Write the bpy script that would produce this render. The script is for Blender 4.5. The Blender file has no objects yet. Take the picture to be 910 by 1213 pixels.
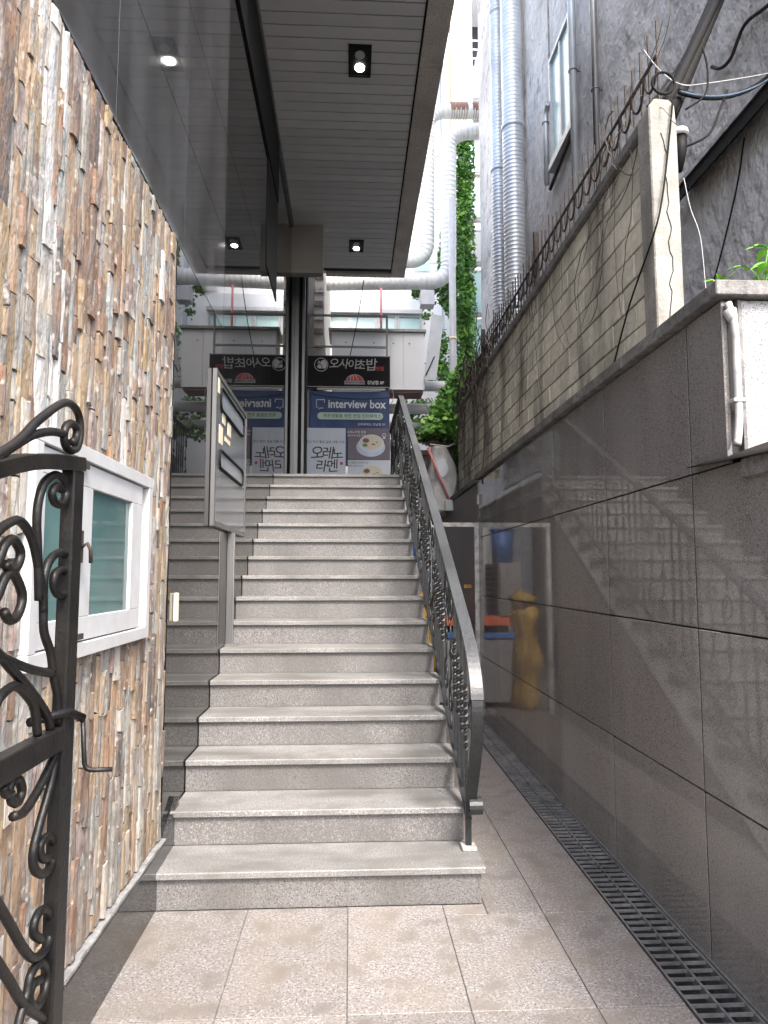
import bpy, bmesh, math, random
from mathutils import Vector, Matrix, Quaternion, noise
random.seed(7)
R = math.radians
S = bpy.context.scene
COL = S.collection

# ------------------------------------------------------------------ camera
cam = bpy.data.cameras.new("camera"); co = bpy.data.objects.new("camera", cam); COL.objects.link(co)
cam.sensor_fit = 'VERTICAL'; cam.sensor_height = 36.0; cam.lens = 820 / 1213 * 36
cam.clip_start = 0.05; cam.clip_end = 600
psi, pit = R(2.78), R(5.26)
fw = Vector((math.sin(psi) * math.cos(pit), math.cos(psi) * math.cos(pit), math.sin(pit)))
co.location = (0, 0, 1.46); co.rotation_euler = fw.to_track_quat('-Z', 'Y').to_euler()
S.camera = co
S.render.resolution_x = 768; S.render.resolution_y = 1024

# ------------------------------------------------------------------ world, sun, exposure
w = bpy.data.worlds.new("World"); S.world = w; w.use_nodes = True
nt = w.node_tree; bg = nt.nodes['Background']
sky = nt.nodes.new('ShaderNodeTexSky'); sky.sky_type = 'NISHITA'; sky.sun_disc = False
SUN_EL, SUN_AZ = 51, 158            # azimuth clockwise from +Y (the street direction)
sky.sun_elevation = R(SUN_EL); sky.sun_rotation = R(SUN_AZ); sky.dust_density = 4.0; sky.air_density = 0.9; sky.ozone_density = 0.7
nt.links.new(sky.outputs[0], bg.inputs[0]); bg.inputs[1].default_value = 0.15
sl = bpy.data.lights.new("sun", 'SUN'); so = bpy.data.objects.new("sun", sl); COL.objects.link(so)
sl.energy = 1.15; sl.angle = R(10); sl.color = (1.0, .97, .93)
sd = Vector((math.sin(R(SUN_AZ)) * math.cos(R(SUN_EL)), math.cos(R(SUN_AZ)) * math.cos(R(SUN_EL)), math.sin(R(SUN_EL))))
so.rotation_euler = sd.to_track_quat('Z', 'Y').to_euler()
S.view_settings.view_transform = 'Standard'; S.view_settings.look = 'None'
S.view_settings.exposure = 2.28; S.view_settings.gamma = 1.0
S.render.engine = 'CYCLES'
S.cycles.max_bounces = 8; S.cycles.diffuse_bounces = 5; S.cycles.glossy_bounces = 4

# ------------------------------------------------------------------ materials
MATS = {}
def mat(name, cols, scale=20, rough=.6, bump=0, bscale=None, stretch=(1, 1, 1), metal=0, ior=1.5, detail=4,
        dirt=None, dscale=1.5, dstretch=(1, 1, 1), damt=.5, rnd=0, rvar=0, speck=None, emit=0, trans=0, alpha=1, pos=(.3, .7), bdist=.01):
    """world-position based noise colour; dirt = second colour laid over in patches; speck = (scale, colour, amount)"""
    m = bpy.data.materials.new(name); m.use_nodes = True; t = m.node_tree; N = t.nodes; L = t.links
    b = N['Principled BSDF']; b.inputs['Roughness'].default_value = rough; b.inputs['Metallic'].default_value = metal
    b.inputs['IOR'].default_value = ior; b.inputs['Transmission Weight'].default_value = trans; b.inputs['Alpha'].default_value = alpha
    g = N.new('ShaderNodeNewGeometry')
    def noisen(sc, st, det=detail, src=g.outputs['Position']):
        mp = N.new('ShaderNodeMapping'); mp.inputs['Scale'].default_value = st; L.new(src, mp.inputs[0])
        n = N.new('ShaderNodeTexNoise'); n.inputs['Scale'].default_value = sc; n.inputs['Detail'].default_value = det
        L.new(mp.outputs[0], n.inputs['Vector']); return n
    n = noisen(scale, stretch)
    r = N.new('ShaderNodeValToRGB'); L.new(n.outputs['Fac'], r.inputs[0])
    el = r.color_ramp.elements; k = len(cols)
    for i, c in enumerate(cols):
        p = pos[0] + (pos[1] - pos[0]) * (i / max(1, k - 1))
        e = el[i] if i < 2 else el.new(p)
        e.position = p; e.color = (*c, 1)
    if k == 1: el[1].color = (*cols[0], 1)
    out = r.outputs[0]
    def mixc(a, fac, c2, kind='MIX'):
        x = N.new('ShaderNodeMix'); x.data_type = 'RGBA'; x.blend_type = kind
        L.new(a, x.inputs[6])
        if isinstance(fac, (int, float)): x.inputs[0].default_value = fac
        else: L.new(fac, x.inputs[0])
        if isinstance(c2, tuple): x.inputs[7].default_value = (*c2, 1)
        else: L.new(c2, x.inputs[7])
        return x.outputs[2]
    def step(src, lo, hi, amt):
        mr = N.new('ShaderNodeMapRange'); mr.inputs[1].default_value = lo; mr.inputs[2].default_value = hi; mr.inputs[4].default_value = amt
        L.new(src, mr.inputs[0]); return mr.outputs[0]
    if speck:
        for (sc, c, lo, hi) in speck:
            s = noisen(sc, (1, 1, 1), 1.5); out = mixc(out, step(s.outputs['Fac'], lo, hi, 1), c)
    if dirt:
        d = noisen(dscale, dstretch, 6); out = mixc(out, step(d.outputs['Fac'], .42, .68, damt), dirt)
    if rnd:
        oi = N.new('ShaderNodeObjectInfo'); mr = N.new('ShaderNodeMapRange'); mr.inputs[3].default_value = 1 - rnd; mr.inputs[4].default_value = 1 + rnd
        L.new(oi.outputs['Random'], mr.inputs[0]); hs = N.new('ShaderNodeHueSaturation'); L.new(mr.outputs[0], hs.inputs['Value']); L.new(out, hs.inputs['Color']); out = hs.outputs[0]
    L.new(out, b.inputs['Base Color'])
    if rvar:
        rn = noisen(3.0, (1, 1, 1), 5); mr = N.new('ShaderNodeMapRange'); mr.inputs[1].default_value = .35; mr.inputs[2].default_value = .7
        mr.inputs[3].default_value = rough; mr.inputs[4].default_value = rough + rvar
        L.new(rn.outputs['Fac'], mr.inputs[0]); L.new(mr.outputs[0], b.inputs['Roughness'])
    if bump:
        bn = noisen(bscale or scale, stretch, 5); bp = N.new('ShaderNodeBump'); bp.inputs['Strength'].default_value = bump; bp.inputs['Distance'].default_value = bdist
        L.new(bn.outputs['Fac'], bp.inputs['Height']); L.new(bp.outputs[0], b.inputs['Normal'])
    if emit:
        b.inputs['Emission Color'].default_value = (*cols[0], 1); b.inputs['Emission Strength'].default_value = emit
    MATS[name] = m
    return m
def g3(v, t=(1, 1, 1)): return (v * t[0], v * t[1], v * t[2])

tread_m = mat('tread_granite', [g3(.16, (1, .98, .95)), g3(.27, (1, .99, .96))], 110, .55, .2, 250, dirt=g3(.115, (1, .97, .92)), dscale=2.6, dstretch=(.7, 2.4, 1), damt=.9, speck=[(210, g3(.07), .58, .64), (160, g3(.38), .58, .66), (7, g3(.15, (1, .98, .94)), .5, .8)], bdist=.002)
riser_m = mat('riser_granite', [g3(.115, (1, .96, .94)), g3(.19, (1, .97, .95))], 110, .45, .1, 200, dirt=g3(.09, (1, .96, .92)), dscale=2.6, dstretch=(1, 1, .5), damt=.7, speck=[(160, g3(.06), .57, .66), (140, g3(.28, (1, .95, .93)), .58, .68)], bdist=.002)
paver_m = mat('paver_granite', [g3(.16, (1, .92, .88)), g3(.27, (1, .94, .91))], 70, .6, .15, 200, rnd=.12, dirt=(.20, .175, .145), dscale=4.5, damt=.55, speck=[(120, g3(.085, (1, .9, .86)), .57, .63), (100, g3(.36, (1, .95, .92)), .58, .66), (9, g3(.13, (1, .92, .88)), .52, .75)], bdist=.002)
joint_m = mat('joint_mortar', [g3(.10), g3(.16)], 60, .9)
polish_m = mat('polished_granite', [g3(.155, (1, .915, .85)), g3(.24, (1, .92, .86))], 150, .02, 0, rnd=.12, dirt=g3(.31, (1, .94, .88)), dscale=2.0, dstretch=(1, 1.4, .3), damt=.4, speck=[(190, g3(.38, (1, .92, .86)), .58, .68), (170, g3(.06), .58, .68)], rvar=.055, ior=1.62)
matte_gr_m = mat('matte_granite', [g3(.20, (1, .84, .76)), g3(.28, (1, .84, .77))], 60, .5, dirt=g3(.2, (1, .95, .9)), dscale=2, dstretch=(1, 2, .5), damt=.4, speck=[(160, g3(.2), .6, .66)])
plinth_m = mat('black_granite', [g3(.015), g3(.03)], 120, .07, speck=[(180, g3(.09), .62, .68)], dirt=g3(.06), dscale=5, damt=.3, ior=1.6)
glass_m = mat('dark_mirror_glass', [g3(.008), g3(.012)], 3, .012, ior=1.52)
blkpanel_m = mat('dark_wall_panel', [g3(.035, (.95, .97, 1)), g3(.075, (.95, .97, 1.03))], 3, .03, stretch=(1, 1.6, .35), ior=1.75, rvar=.05)
coping_m = mat('coping_stone', [g3(.10, (1, .93, .87)), g3(.24, (1, .95, .9))], 30, .75, .3, 80, dirt=g3(.05), dscale=5, damt=.6, speck=[(170, g3(.3), .62, .68)])
white_gr_m = mat('white_granite', [g3(.32), g3(.42)], 60, .6, speck=[(150, g3(.10), .57, .61), (210, g3(.22), .58, .64)], dirt=g3(.25, (1, .97, .9)), dscale=5, damt=.4)
stucco_m = mat('grey_stucco', [g3(.56, (1, .955, .90)), g3(.72, (1, .955, .905))], 9, .95, 1.0, 13, stretch=(1, 1, .75), dirt=g3(.30, (1, .96, .92)), dscale=.8, dstretch=(1, 1, .9), damt=.65, bdist=.035, detail=8, speck=[(5, g3(.36, (1, .95, .9)), .58, .72)])
block_m = mat('concrete_block', [g3(.48, (1, .93, .74)), g3(.64, (1, .94, .77))], 22, .95, .5, 90, rnd=.16, dirt=(.07, .062, .045), dscale=2.6, dstretch=(1, 1.5, .35), damt=.85, bdist=.006)
blockmortar_m = mat('block_mortar', [g3(.04, (1, .9, .8)), g3(.07, (1, .92, .8))], 30, .95)
post_m = mat('old_concrete', [g3(.25, (1, .95, .84)), g3(.37, (1, .96, .87))], 12, .95, .5, 60, dirt=g3(.12, (1, .93, .8)), dscale=5, dstretch=(1, 1, .4), damt=.7)
conc_m = mat('concrete', [g3(.24), g3(.34)], 8, .9, .3, 60, dirt=g3(.14), dscale=3, damt=.5)
string_m = mat('pale_render', [g3(.55), g3(.66)], 6, .8, dirt=g3(.4), dscale=3, damt=.4)
bulk_m = mat('bulkhead_metal', [g3(.27, (1, .95, .89)), g3(.33, (1, .95, .89))], 3, .35, metal=.2)
asphalt_m = mat('asphalt', [g3(.04), g3(.06)], 80, .9, .3, 120)
soffit_m = mat('soffit_metal', [g3(.46, (1, .99, .98)), g3(.50, (1, .99, .98))], 5, .42, rnd=.07)
softrim_m = mat('soffit_gap', [g3(.012), g3(.02)], 5, .8)
fascia_m = mat('fascia_granite', [g3(.45, (1, .89, .78)), g3(.60, (1, .91, .82))], 100, .6, rnd=.07, speck=[(150, g3(.10), .58, .64)], dirt=g3(.26, (1, .86, .73)), dscale=3, damt=.5)
black_m = mat('black_metal', [g3(.008), g3(.013)], 30, .6, ior=1.2)
iron_m = mat('black_iron', [g3(.005), g3(.010)], 40, .42, .35, 120, dirt=g3(.03, (1, .8, .62)), dscale=9, damt=.35, ior=1.35, bdist=.003)
rail_m = mat('hammered_iron', [g3(.010, (.9, 1, 1.1)), g3(.022, (.92, 1, 1.08))], 60, .42, .5, 170, bdist=.003)
railtop_m = mat('worn_grey_paint', [g3(.03, (.93, 1, 1.06)), g3(.08, (.94, 1, 1.05))], 90, .38, .4, 180, dirt=g3(.015), dscale=3, damt=.7, bdist=.003)
rusty_m = mat('rusty_iron', [g3(.018, (1, .8, .65)), g3(.05, (1, .72, .55))], 30, .8, .3, 90)
steel_m = mat('brushed_steel', [g3(.42), g3(.55)], 20, .28, metal=.9, stretch=(1, 1, .1))
steel2_m = mat('column_steel', [g3(.12), g3(.17)], 20, .35, metal=.5, stretch=(1, 1, .1))
dsteel_m = mat('dark_steel', [g3(.16, (1, .95, .9)), g3(.24, (1, .95, .9))], 20, .4, metal=.5, stretch=(1, 1, .1))
galv_m = mat('galvanised_duct', [g3(.55, (.92, .98, 1.02)), g3(.68, (.94, .99, 1.02))], 5, .38, metal=.35, stretch=(1, 1, .5), dirt=g3(.34, (.95, 1, 1.05)), dscale=2.5, dstretch=(1, 1, .4), damt=.5)
agedduct_m = mat('aged_white_duct', [g3(.70, (.98, 1, .99)), g3(.82, (.98, 1, .99))], 6, .5, dirt=g3(.55, (1, .96, .88)), dscale=3, damt=.45)
rustduct_m = mat('rust_sleeve', [g3(.22, (1, .55, .42)), g3(.34, (1, .6, .48))], 12, .7)
white_m = mat('white_paint', [g3(.44, (.98, 1, 1.01)), g3(.50, (.98, 1, 1.01))], 10, .35, dirt=g3(.34, (1, .97, .92)), dscale=9, damt=.35)
gwhite_m = mat('aged_white_paint', [g3(.40, (1, .98, .95)), g3(.54, (1, .99, .96))], 12, .5, .2, 40, dirt=g3(.14, (1, .9, .78)), dscale=14, damt=.7)
pane_m = mat('teal_pane', [(.06, .11, .11), (.08, .15, .145)], 3, .03, ior=1.5)
fwall_m = mat('far_white_wall', [g3(.80, (.98, 1, .99)), g3(.86, (.98, 1, .99))], 2, .7, dirt=g3(.70, (1, .98, .94)), dscale=.8, damt=.4)
cream_m = mat('cream_strip', [(.80, .68, .42), (.84, .74, .5)], 3, .7)
fgrey_m = mat('far_grey_wall', [g3(.56, (.96, 1, 1.02)), g3(.66, (.97, 1, 1.02))], 2, .7)
fdark_m = mat('far_recess', [g3(.05, (.9, .95, 1.15)), g3(.08, (.9, .95, 1.15))], 2, .7)
teal_m = mat('far_teal_glass', [(.40, .60, .58), (.58, .76, .74)], .8, .2)
plwhite_m = mat('white_sheet_metal', [g3(.80, (.97, 1, 1.02)), g3(.85, (.98, 1, 1.01))], 2, .5)
grsheet_m = mat('grey_sheet_metal', [g3(.42, (.93, 1, 1.05)), g3(.52, (.95, 1, 1.04))], 3, .45, metal=.3)
beige_m = mat('beige_render', [g3(.42, (1, .95, .86)), g3(.52, (1, .95, .87))], 5, .9, .2, 40)
leafs = [mat('ivy_leaf_dark', [(.05, .15, .02), (.08, .21, .03)], 2.5, .5), mat('ivy_leaf_mid', [(.09, .25, .03), (.14, .34, .05)], 2.5, .5),
         mat('ivy_leaf_light', [(.20, .44, .06), (.30, .56, .10)], 2.5, .5)]
sprout_m = mat('bright_leaf', [(.13, .36, .03), (.24, .52, .06)], 30, .4)
wood_m = mat('vine_stem', [g3(.06, (1, .82, .65)), g3(.12, (1, .84, .7))], 30, .9)
cable_m = mat('black_cable', [g3(.005), g3(.010)], 30, .8, ior=1.3)
gcable_m = mat('grey_cable', [g3(.35), g3(.45)], 30, .5)
signblk_m = mat('sign_black', [(.010, .008, .010), (.013, .010, .013)], 5, .65, ior=1.3)
navy_m = mat('navy_banner', [(.055, .085, .19), (.075, .11, .23)], 4, .75, .5, 7, bdist=.03)
pale_m = mat('pale_print', [g3(.62, (.9, .97, 1.1)), g3(.66, (.92, .98, 1.08))], 5, .5)
purple_m = mat('plum_print', [(.095, .075, .10), (.11, .085, .115)], 5, .45)
ink_m = mat('black_ink', [g3(.02), g3(.025)], 5, .5)
letter_m = mat('white_letter', [g3(.72), g3(.76)], 5, .5)
silver_m = mat('silver_letter', [g3(.45), g3(.55)], 5, .45)
red_m = mat('red_print', [(.50, .03, .03), (.6, .05, .05)], 5, .5)
mint_m = mat('mint_print', [(.45, .60, .50), (.5, .65, .55)], 5, .5)
soup_m = mat('soup_print', [(.55, .48, .36), (.68, .60, .48)], 40, .5)
meat_m = mat('meat_print', [(.07, .03, .025), (.20, .08, .06)], 60, .5)
herb_m = mat('herb_print', [(.06, .16, .04), (.15, .30, .08)], 90, .5)
bowl_m = mat('bowl_print', [(.42, .50, .62), (.55, .62, .72)], 6, .5)
awn_m = mat('awning_metal', [g3(.010, (1, .93, .88)), g3(.018, (1, .93, .88))], 6, .85, dirt=g3(.03, (1, .85, .75)), dscale=6, damt=.5, ior=1.2)
board_m = mat('board_face', [(.10, .115, .13), (.14, .155, .17)], 3, .12, ior=1.6)
plate_m = mat('window_plate', [(.20, .23, .26), (.30, .34, .38)], 3, .12)
paper_m = mat('beige_paper', [(.60, .54, .40), (.68, .62, .48)], 20, .8)
bin_m = mat('grey_bin_plastic', [g3(.30), g3(.36)], 6, .5, dirt=g3(.2), dscale=5, damt=.4)
blue_m = mat('blue_plastic', [(.04, .14, .42), (.06, .19, .5)], 6, .4)
orange_m = mat('orange_plastic', [(.75, .14, .05), (.82, .2, .07)], 6, .45)
yellow_m = mat('yellow_sheet', [(.36, .21, .04), (.50, .32, .07)], 9, .5, .5, 14, bdist=.03)
roof_m = mat('brown_corrugated', [(.22, .12, .10), (.30, .17, .15)], 5, .7, dirt=(.12, .08, .07), dscale=3, damt=.4)
pink_m = mat('pink_pipe', [(.50, .16, .17), (.58, .22, .22)], 6, .6)
bag_m = mat('cloudy_plastic', [g3(.55, (1, .98, .94)), g3(.70, (1, .99, .96))], 6, .35, .6, 9, trans=.25, bdist=.05, alpha=.92)
lamp_m = mat('lamp_on', [(1, .97, .90), (1, .97, .90)], 5, .5, emit=9)
lampoff_m = mat('lamp_glass', [g3(.35), g3(.4)], 5, .2)
grate_m = mat('grate_steel', [g3(.15), g3(.26)], 30, .5, metal=.3, dirt=g3(.05), dscale=6, damt=.6)
skirt_m = mat('grey_caulk', [g3(.16), g3(.26)], 30, .8, .3, 80)
scols = [((.20, .13, .09), (.32, .19, .12)), ((.32, .25, .18), (.44, .35, .26)), ((.22, .22, .21), (.33, .33, .32)), ((.40, .39, .37), (.52, .51, .48)),
         ((.10, .095, .10), (.18, .16, .15)), ((.25, .28, .285), (.36, .385, .385)), ((.36, .26, .15), (.46, .35, .21)), ((.22, .165, .15), (.34, .26, .23)), ((.55, .56, .56), (.68, .69, .69)), ((.31, .285, .25), (.43, .40, .35))]
stones_m = []
for i, (a, b_) in enumerate(scols):
    mid = tuple((x + y) / 2 for x, y in zip(a, b_))
    dirtc = [(.16, .15, .14), (.26, .16, .09), (.30, .22, .15), (.40, .33, .25), (.20, .13, .09), (.30, .26, .21), (.22, .19, .17), (.36, .34, .31), (.44, .40, .35), (.18, .19, .19)][i]
    k = .66
    stones_m.append(mat('slate_tone', [tuple(q * k * .72 for q in a), tuple(q * k for q in mid), tuple(q * k * 1.05 for q in b_)], 26, .85, 1.0, 75, stretch=(1, 1.7, .7), dirt=dirtc, dscale=15, dstretch=(1, 1.3, .55), damt=.8, rnd=.12, bdist=.004, detail=7,
        speck=[(48, tuple(q * .42 for q in a), .60, .70), (34, (.40, .38, .34), .62, .74)]))

# ------------------------------------------------------------------ object helpers
WL = {}
def wloc(o): return WL.get(o.name, Vector((0, 0, 0))) if o else Vector((0, 0, 0))
def thing(name, label, cat, loc=(0, 0, 0), group=None, kind=None):
    o = bpy.data.objects.new(name, None); COL.objects.link(o); o.location = loc; o.empty_display_size = .1
    WL[o.name] = Vector(loc); tag(o, label, cat, group, kind); return o
def tag(o, label=None, cat=None, group=None, kind=None):
    if label: o['label'] = label
    if cat: o['category'] = cat
    if group: o['group'] = group
    if kind: o['kind'] = kind
    return o
class MB:
    def __init__(s): s.v = []; s.f = []; s.mi = []; s.sm = []
    def add(s, vs, fs, mi=0, smooth=False):
        k = len(s.v); s.v += [Vector(p) for p in vs]; s.f += [tuple(i + k for i in f) for f in fs]; s.mi += [mi] * len(fs); s.sm += [smooth] * len(fs); return s
    def box(s, x0, x1, y0, y1, z0, z1, mi=0):
        vs = [(x0, y0, z0), (x1, y0, z0), (x1, y1, z0), (x0, y1, z0), (x0, y0, z1), (x1, y0, z1), (x1, y1, z1), (x0, y1, z1)]
        return s.add(vs, [(0, 3, 2, 1), (4, 5, 6, 7), (0, 1, 5, 4), (1, 2, 6, 5), (2, 3, 7, 6), (3, 0, 4, 7)], mi)
    def prism(s, poly, axis, a, b, mi=0):
        """polygon of 2-D points extruded along axis ('x': poly is (y,z); 'y': (x,z); 'z': (x,y))"""
        def P(p, t): return {'x': (t, p[0], p[1]), 'y': (p[0], t, p[1]), 'z': (p[0], p[1], t)}[axis]
        n = len(poly); vs = [P(p, a) for p in poly] + [P(p, b) for p in poly]
        return s.add(vs, [tuple(range(n)), tuple(range(2 * n - 1, n - 1, -1))] + [(i, i + n, (i + 1) % n + n, (i + 1) % n) for i in range(n)], mi)
    def tube(s, pts, r, n=8, mi=0, cap=True, flat=None, up=None, smooth=True):
        """swept bar; r number or list; flat=(w,h) rectangular section with 'up' the fixed binormal"""
        pts = [Vector(p) for p in pts]; m = len(pts); rs = r if isinstance(r, (list, tuple)) else [r] * m
        T = []
        for i in range(m):
            d = pts[min(i + 1, m - 1)] - pts[max(i - 1, 0)]; T.append(d.normalized() if d.length > 1e-9 else Vector((0, 0, 1)))
        a = Vector(up).normalized() if up else (Vector((0, 0, 1)).cross(T[0]) if abs(T[0].z) < .95 else Vector((1, 0, 0)).cross(T[0])).normalized()
        vs = []
        for i in range(m):
            if not up:
                a = (a - T[i] * a.dot(T[i])); a = a.normalized() if a.length > 1e-6 else Vector((1, 0, 0))
            b = T[i].cross(a).normalized()
            if flat:
                W, H = flat
                for sx, sy in ((-1, -1), (1, -1), (1, 1), (-1, 1)): vs.append(pts[i] + a * sx * W / 2 + b * sy * H / 2)
            else:
                for j in range(n):
                    t = 2 * math.pi * j / n; vs.append(pts[i] + (a * math.cos(t) + b * math.sin(t)) * rs[i])
        k = 4 if flat else n
        fs = [(i * k + j, i * k + (j + 1) % k, (i + 1) * k + (j + 1) % k, (i + 1) * k + j) for i in range(m - 1) for j in range(k)]
        if cap: fs += [tuple(range(k - 1, -1, -1)), tuple((m - 1) * k + j for j in range(k))]
        return s.add(vs, fs, mi, smooth and not flat)
    def build(s, name, m, parent=None, bevel=0, at=None, fixn=True):
        """one mesh object. at: world origin of the mesh"""
        me = bpy.data.meshes.new(name)
        org = Vector(at) if at else (wloc(parent) if parent else Vector((0, 0, 0)))
        me.from_pydata([tuple(v - org) for v in s.v], [], s.f)
        for x in (m if isinstance(m, (list, tuple)) else [m]): me.materials.append(x)
        me.polygons.foreach_set('material_index', s.mi); me.polygons.foreach_set('use_smooth', s.sm)
        if fixn or bevel:
            bm = bmesh.new(); bm.from_mesh(me)
            if fixn: bmesh.ops.recalc_face_normals(bm, faces=bm.faces)
            if bevel: bmesh.ops.bevel(bm, geom=list(bm.edges), offset=bevel, segments=1, affect='EDGES', clamp_overlap=True)
            bm.to_mesh(me); bm.free()
        return link(name, me, parent, org)
def link(name, me, parent, org):
    o = bpy.data.objects.new(name, me); COL.objects.link(o)
    o.location = Vector(org) - wloc(parent); o.parent = parent
    WL[o.name] = Vector(org); return o
def bx(name, m, parent, *d, bevel=0):
    return MB().box(*d).build(name, m, parent, bevel)
def catmull(pts, n=6):
    P = [Vector(p) for p in pts]; out = []
    for i in range(len(P) - 1):
        p0 = P[max(i - 1, 0)]; p1 = P[i]; p2 = P[i + 1]; p3 = P[min(i + 2, len(P) - 1)]
        for k in range(n):
            t = k / n
            out.append(.5 * ((2 * p1) + (p2 - p0) * t + (2 * p0 - 5 * p1 + 4 * p2 - p3) * t * t + (3 * p1 - p0 - 3 * p2 + p3) * t ** 3))
    out.append(P[-1]); return out
def roundpath(pts, rad, n=8):
    P = [Vector(p) for p in pts]; out = [P[0]]
    for i in range(1, len(P) - 1):
        a = (P[i - 1] - P[i]).normalized(); b = (P[i + 1] - P[i]).normalized()
        p0 = P[i] + a * rad; p2 = P[i] + b * rad
        for k in range(n + 1):
            t = k / n; out.append(p0 * (1 - t) ** 2 + P[i] * 2 * t * (1 - t) + p2 * t * t)
    out.append(P[-1]); return out
def ridged(path, r, pitch, amp):
    """resample a path and give a duct its raised seams"""
    seg = []; 
    for a, b in zip(path, path[1:]): seg.append((b - a).length)
    L = sum(seg); n = max(4, int(L / pitch)); pts = []; rs = []
    def at(d):
        for a, b, l in zip(path, path[1:], seg):
            if d <= l + 1e-9: return a + (b - a) * (d / l if l else 0)
            d -= l
        return path[-1]
    for i in range(n):
        for f, k in ((0, 0), (.38, 0), (.45, 1), (.55, 1), (.62, 0)):
            pts.append(at(L * (i + f) / n)); rs.append(r + amp * k)
    pts.append(path[-1]); rs.append(r); return pts, rs
FONT = None
def text(name, body, size, m, parent, X, Y, Z, rot=(R(90), 0, 0), align='CENTER', bold=0, sx=1, shear=0, rz=0, extrude=.0012, spacing=1):
    cu = bpy.data.curves.new(name, 'FONT'); cu.body = body; cu.size = size; cu.align_x = align; cu.align_y = 'CENTER'
    cu.extrude = extrude; cu.offset = bold; cu.shear = shear; cu.space_character = spacing; cu.resolution_u = 3
    t = bpy.data.objects.new('tmp', cu); COL.objects.link(t)
    dg = bpy.context.evaluated_depsgraph_get(); dg.update()
    me = bpy.data.meshes.new_from_object(t.evaluated_get(dg)); bpy.data.objects.remove(t)
    me.materials.clear(); me.materials.append(m)
    M = Matrix.Translation((X, Y, Z)) @ Matrix.LocRotScale(None, __import__('mathutils').Euler(rot), None) @ Matrix.Rotation(rz, 4, 'Z') @ Matrix.Diagonal((sx, 1, 1, 1))
    org = wloc(parent); me.transform(Matrix.Translation(-org) @ M)
    return link(name, me, parent, org)
def disc(mb, x, y, z, rx, rz, n=24, mi=0, th=.001, a0=0, a1=2 * math.pi):
    pts = [(x + rx * math.cos(a0 + (a1 - a0) * i / n), z + rz * math.sin(a0 + (a1 - a0) * i / n)) for i in range(n if a1 - a0 > 6.2 else n + 1)]
    return mb.prism(pts, 'y', y, y + th, mi)
def ring(mb, c, r, t, axis='x', n=20, sec=6, mi=0):
    pts = []
    for i in range(n + 1):
        a = 2 * math.pi * i / n; u, v = r * math.cos(a), r * math.sin(a)
        pts.append((c[0], c[1] + u, c[2] + v) if axis == 'x' else (c[0] + u, c[1], c[2] + v) if axis == 'y' else (c[0] + u, c[1] + v, c[2]))
    return mb.tube(pts, t, sec, mi, cap=False)
def struct(name, mb, m): return tag(mb.build(name, m), kind='structure')

# ================================================================== SETTING
struct('ground', MB().box(-150, 150, -150, 150, -.4, -.12), asphalt_m)
pav = MB().box(-1.0, 1.155, -1.2, 11.5, -.13, -.006)
pav.box(1.372, 1.45, -1.2, 7.4, -.13, .004)
paving = struct('paving', pav, joint_m)
tag(bx('pavement_beyond', conc_m, None, 1.155, 6, 7.42, 30, -.13, -.004), kind='structure')
paver_me = None
xj = [-.865, -.442, -.005, .415, .845, 1.155]
yj = [-.87, -.205, .46, 1.125, 1.79, 2.455, 3.12]
def paver(x0, x1, y0, y1):
    g = .0022
    cx, cy = (x0 + x1) / 2, (y0 + y1) / 2; hx, hy = (x1 - x0) / 2 - g, (y1 - y0) / 2 - g
    m = MB().box(cx - hx, cx + hx, cy - hy, cy + hy, -.02, random.uniform(-.0006, .0006))
    o = m.build('paver', paver_m, paving, bevel=.0015, at=(cx, cy, 0)); return o
for i in range(len(xj) - 1):
    for j in range(len(yj) - 1): paver(xj[i], xj[i + 1], yj[j], yj[j + 1] + (.095 if j == len(yj) - 2 and i < 3 else 0))
paver(xj[3], .60, 3.12, 3.215)
for a, b in ((3.12, 4.75), (4.75, 6.1), (6.1, 7.42)):
    paver(.602, .845, a, b); paver(.845, 1.155, a, b)
for a, b in ((7.42, 8.5), (8.5, 9.6), (9.6, 10.7)):
    for x0, x1 in ((-.3, .2), (.2, .7), (.7, 1.155)): paver(x0, x1, a, b)

# ---- drain grate
dg = thing('drain_grate', 'long black steel drain grating in the floor along the foot of the polished granite wall', 'drain grate', (1.265, 3.5, 0))
b = MB(); 
for x in (1.166, 1.264, 1.362): b.box(x - .004, x + .004, -.5, 7.36, -.03, .001)
b.build('frame', grate_m, dg)
bx('channel', softrim_m, dg, 1.16, 1.37, -.5, 7.36, -.119, -.10)
bar = MB().box(1.165, 1.363, .8975, .9025, -.013, -.001).build('grate_bar', grate_m, dg, at=(1.264, .9, -.001))
y = .9 - 20 * .052
for k in range(144):
    if abs(y - .9) < .01: y += .052
    c = bar.copy(); COL.objects.link(c); c.parent = dg; c.location = Vector((1.264, y, -.001)) - wloc(dg); y += .052

# ---- staircase
NR, RZ, Y0, T = 16, .1625, 3.2, .303
st = thing('staircase', 'grey granite staircase climbing up the alley beside the dark mirror wall', 'staircase', (0, 3.2, 0))
for i in range(1, NR):
    yn = Y0 + (i - 1) * T; z = i * RZ; xr = .612 if i == 1 else .583
    m = MB(); x0, x1, ya, yb = -.866, xr, yn, yn + T + .018
    m.box(x0, x1, ya, yb, z - .03, z)
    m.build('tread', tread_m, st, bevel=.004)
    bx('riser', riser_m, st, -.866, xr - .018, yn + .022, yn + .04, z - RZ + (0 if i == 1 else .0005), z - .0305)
yt = Y0 + 15 * T; zt = NR * RZ
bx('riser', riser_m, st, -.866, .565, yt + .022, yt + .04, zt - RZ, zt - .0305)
for k in range(8):
    MB().box(-.866, .583, yt + k * .56 + (0 if k == 0 else .002), yt + (k + 1) * .56, zt - .03, zt).build('landing_slab', tread_m, st, bevel=.003)
bx('landing_base', conc_m, st, -.86, .56, yt + .05, yt + 4.48, zt - .22, zt - .031)
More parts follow.
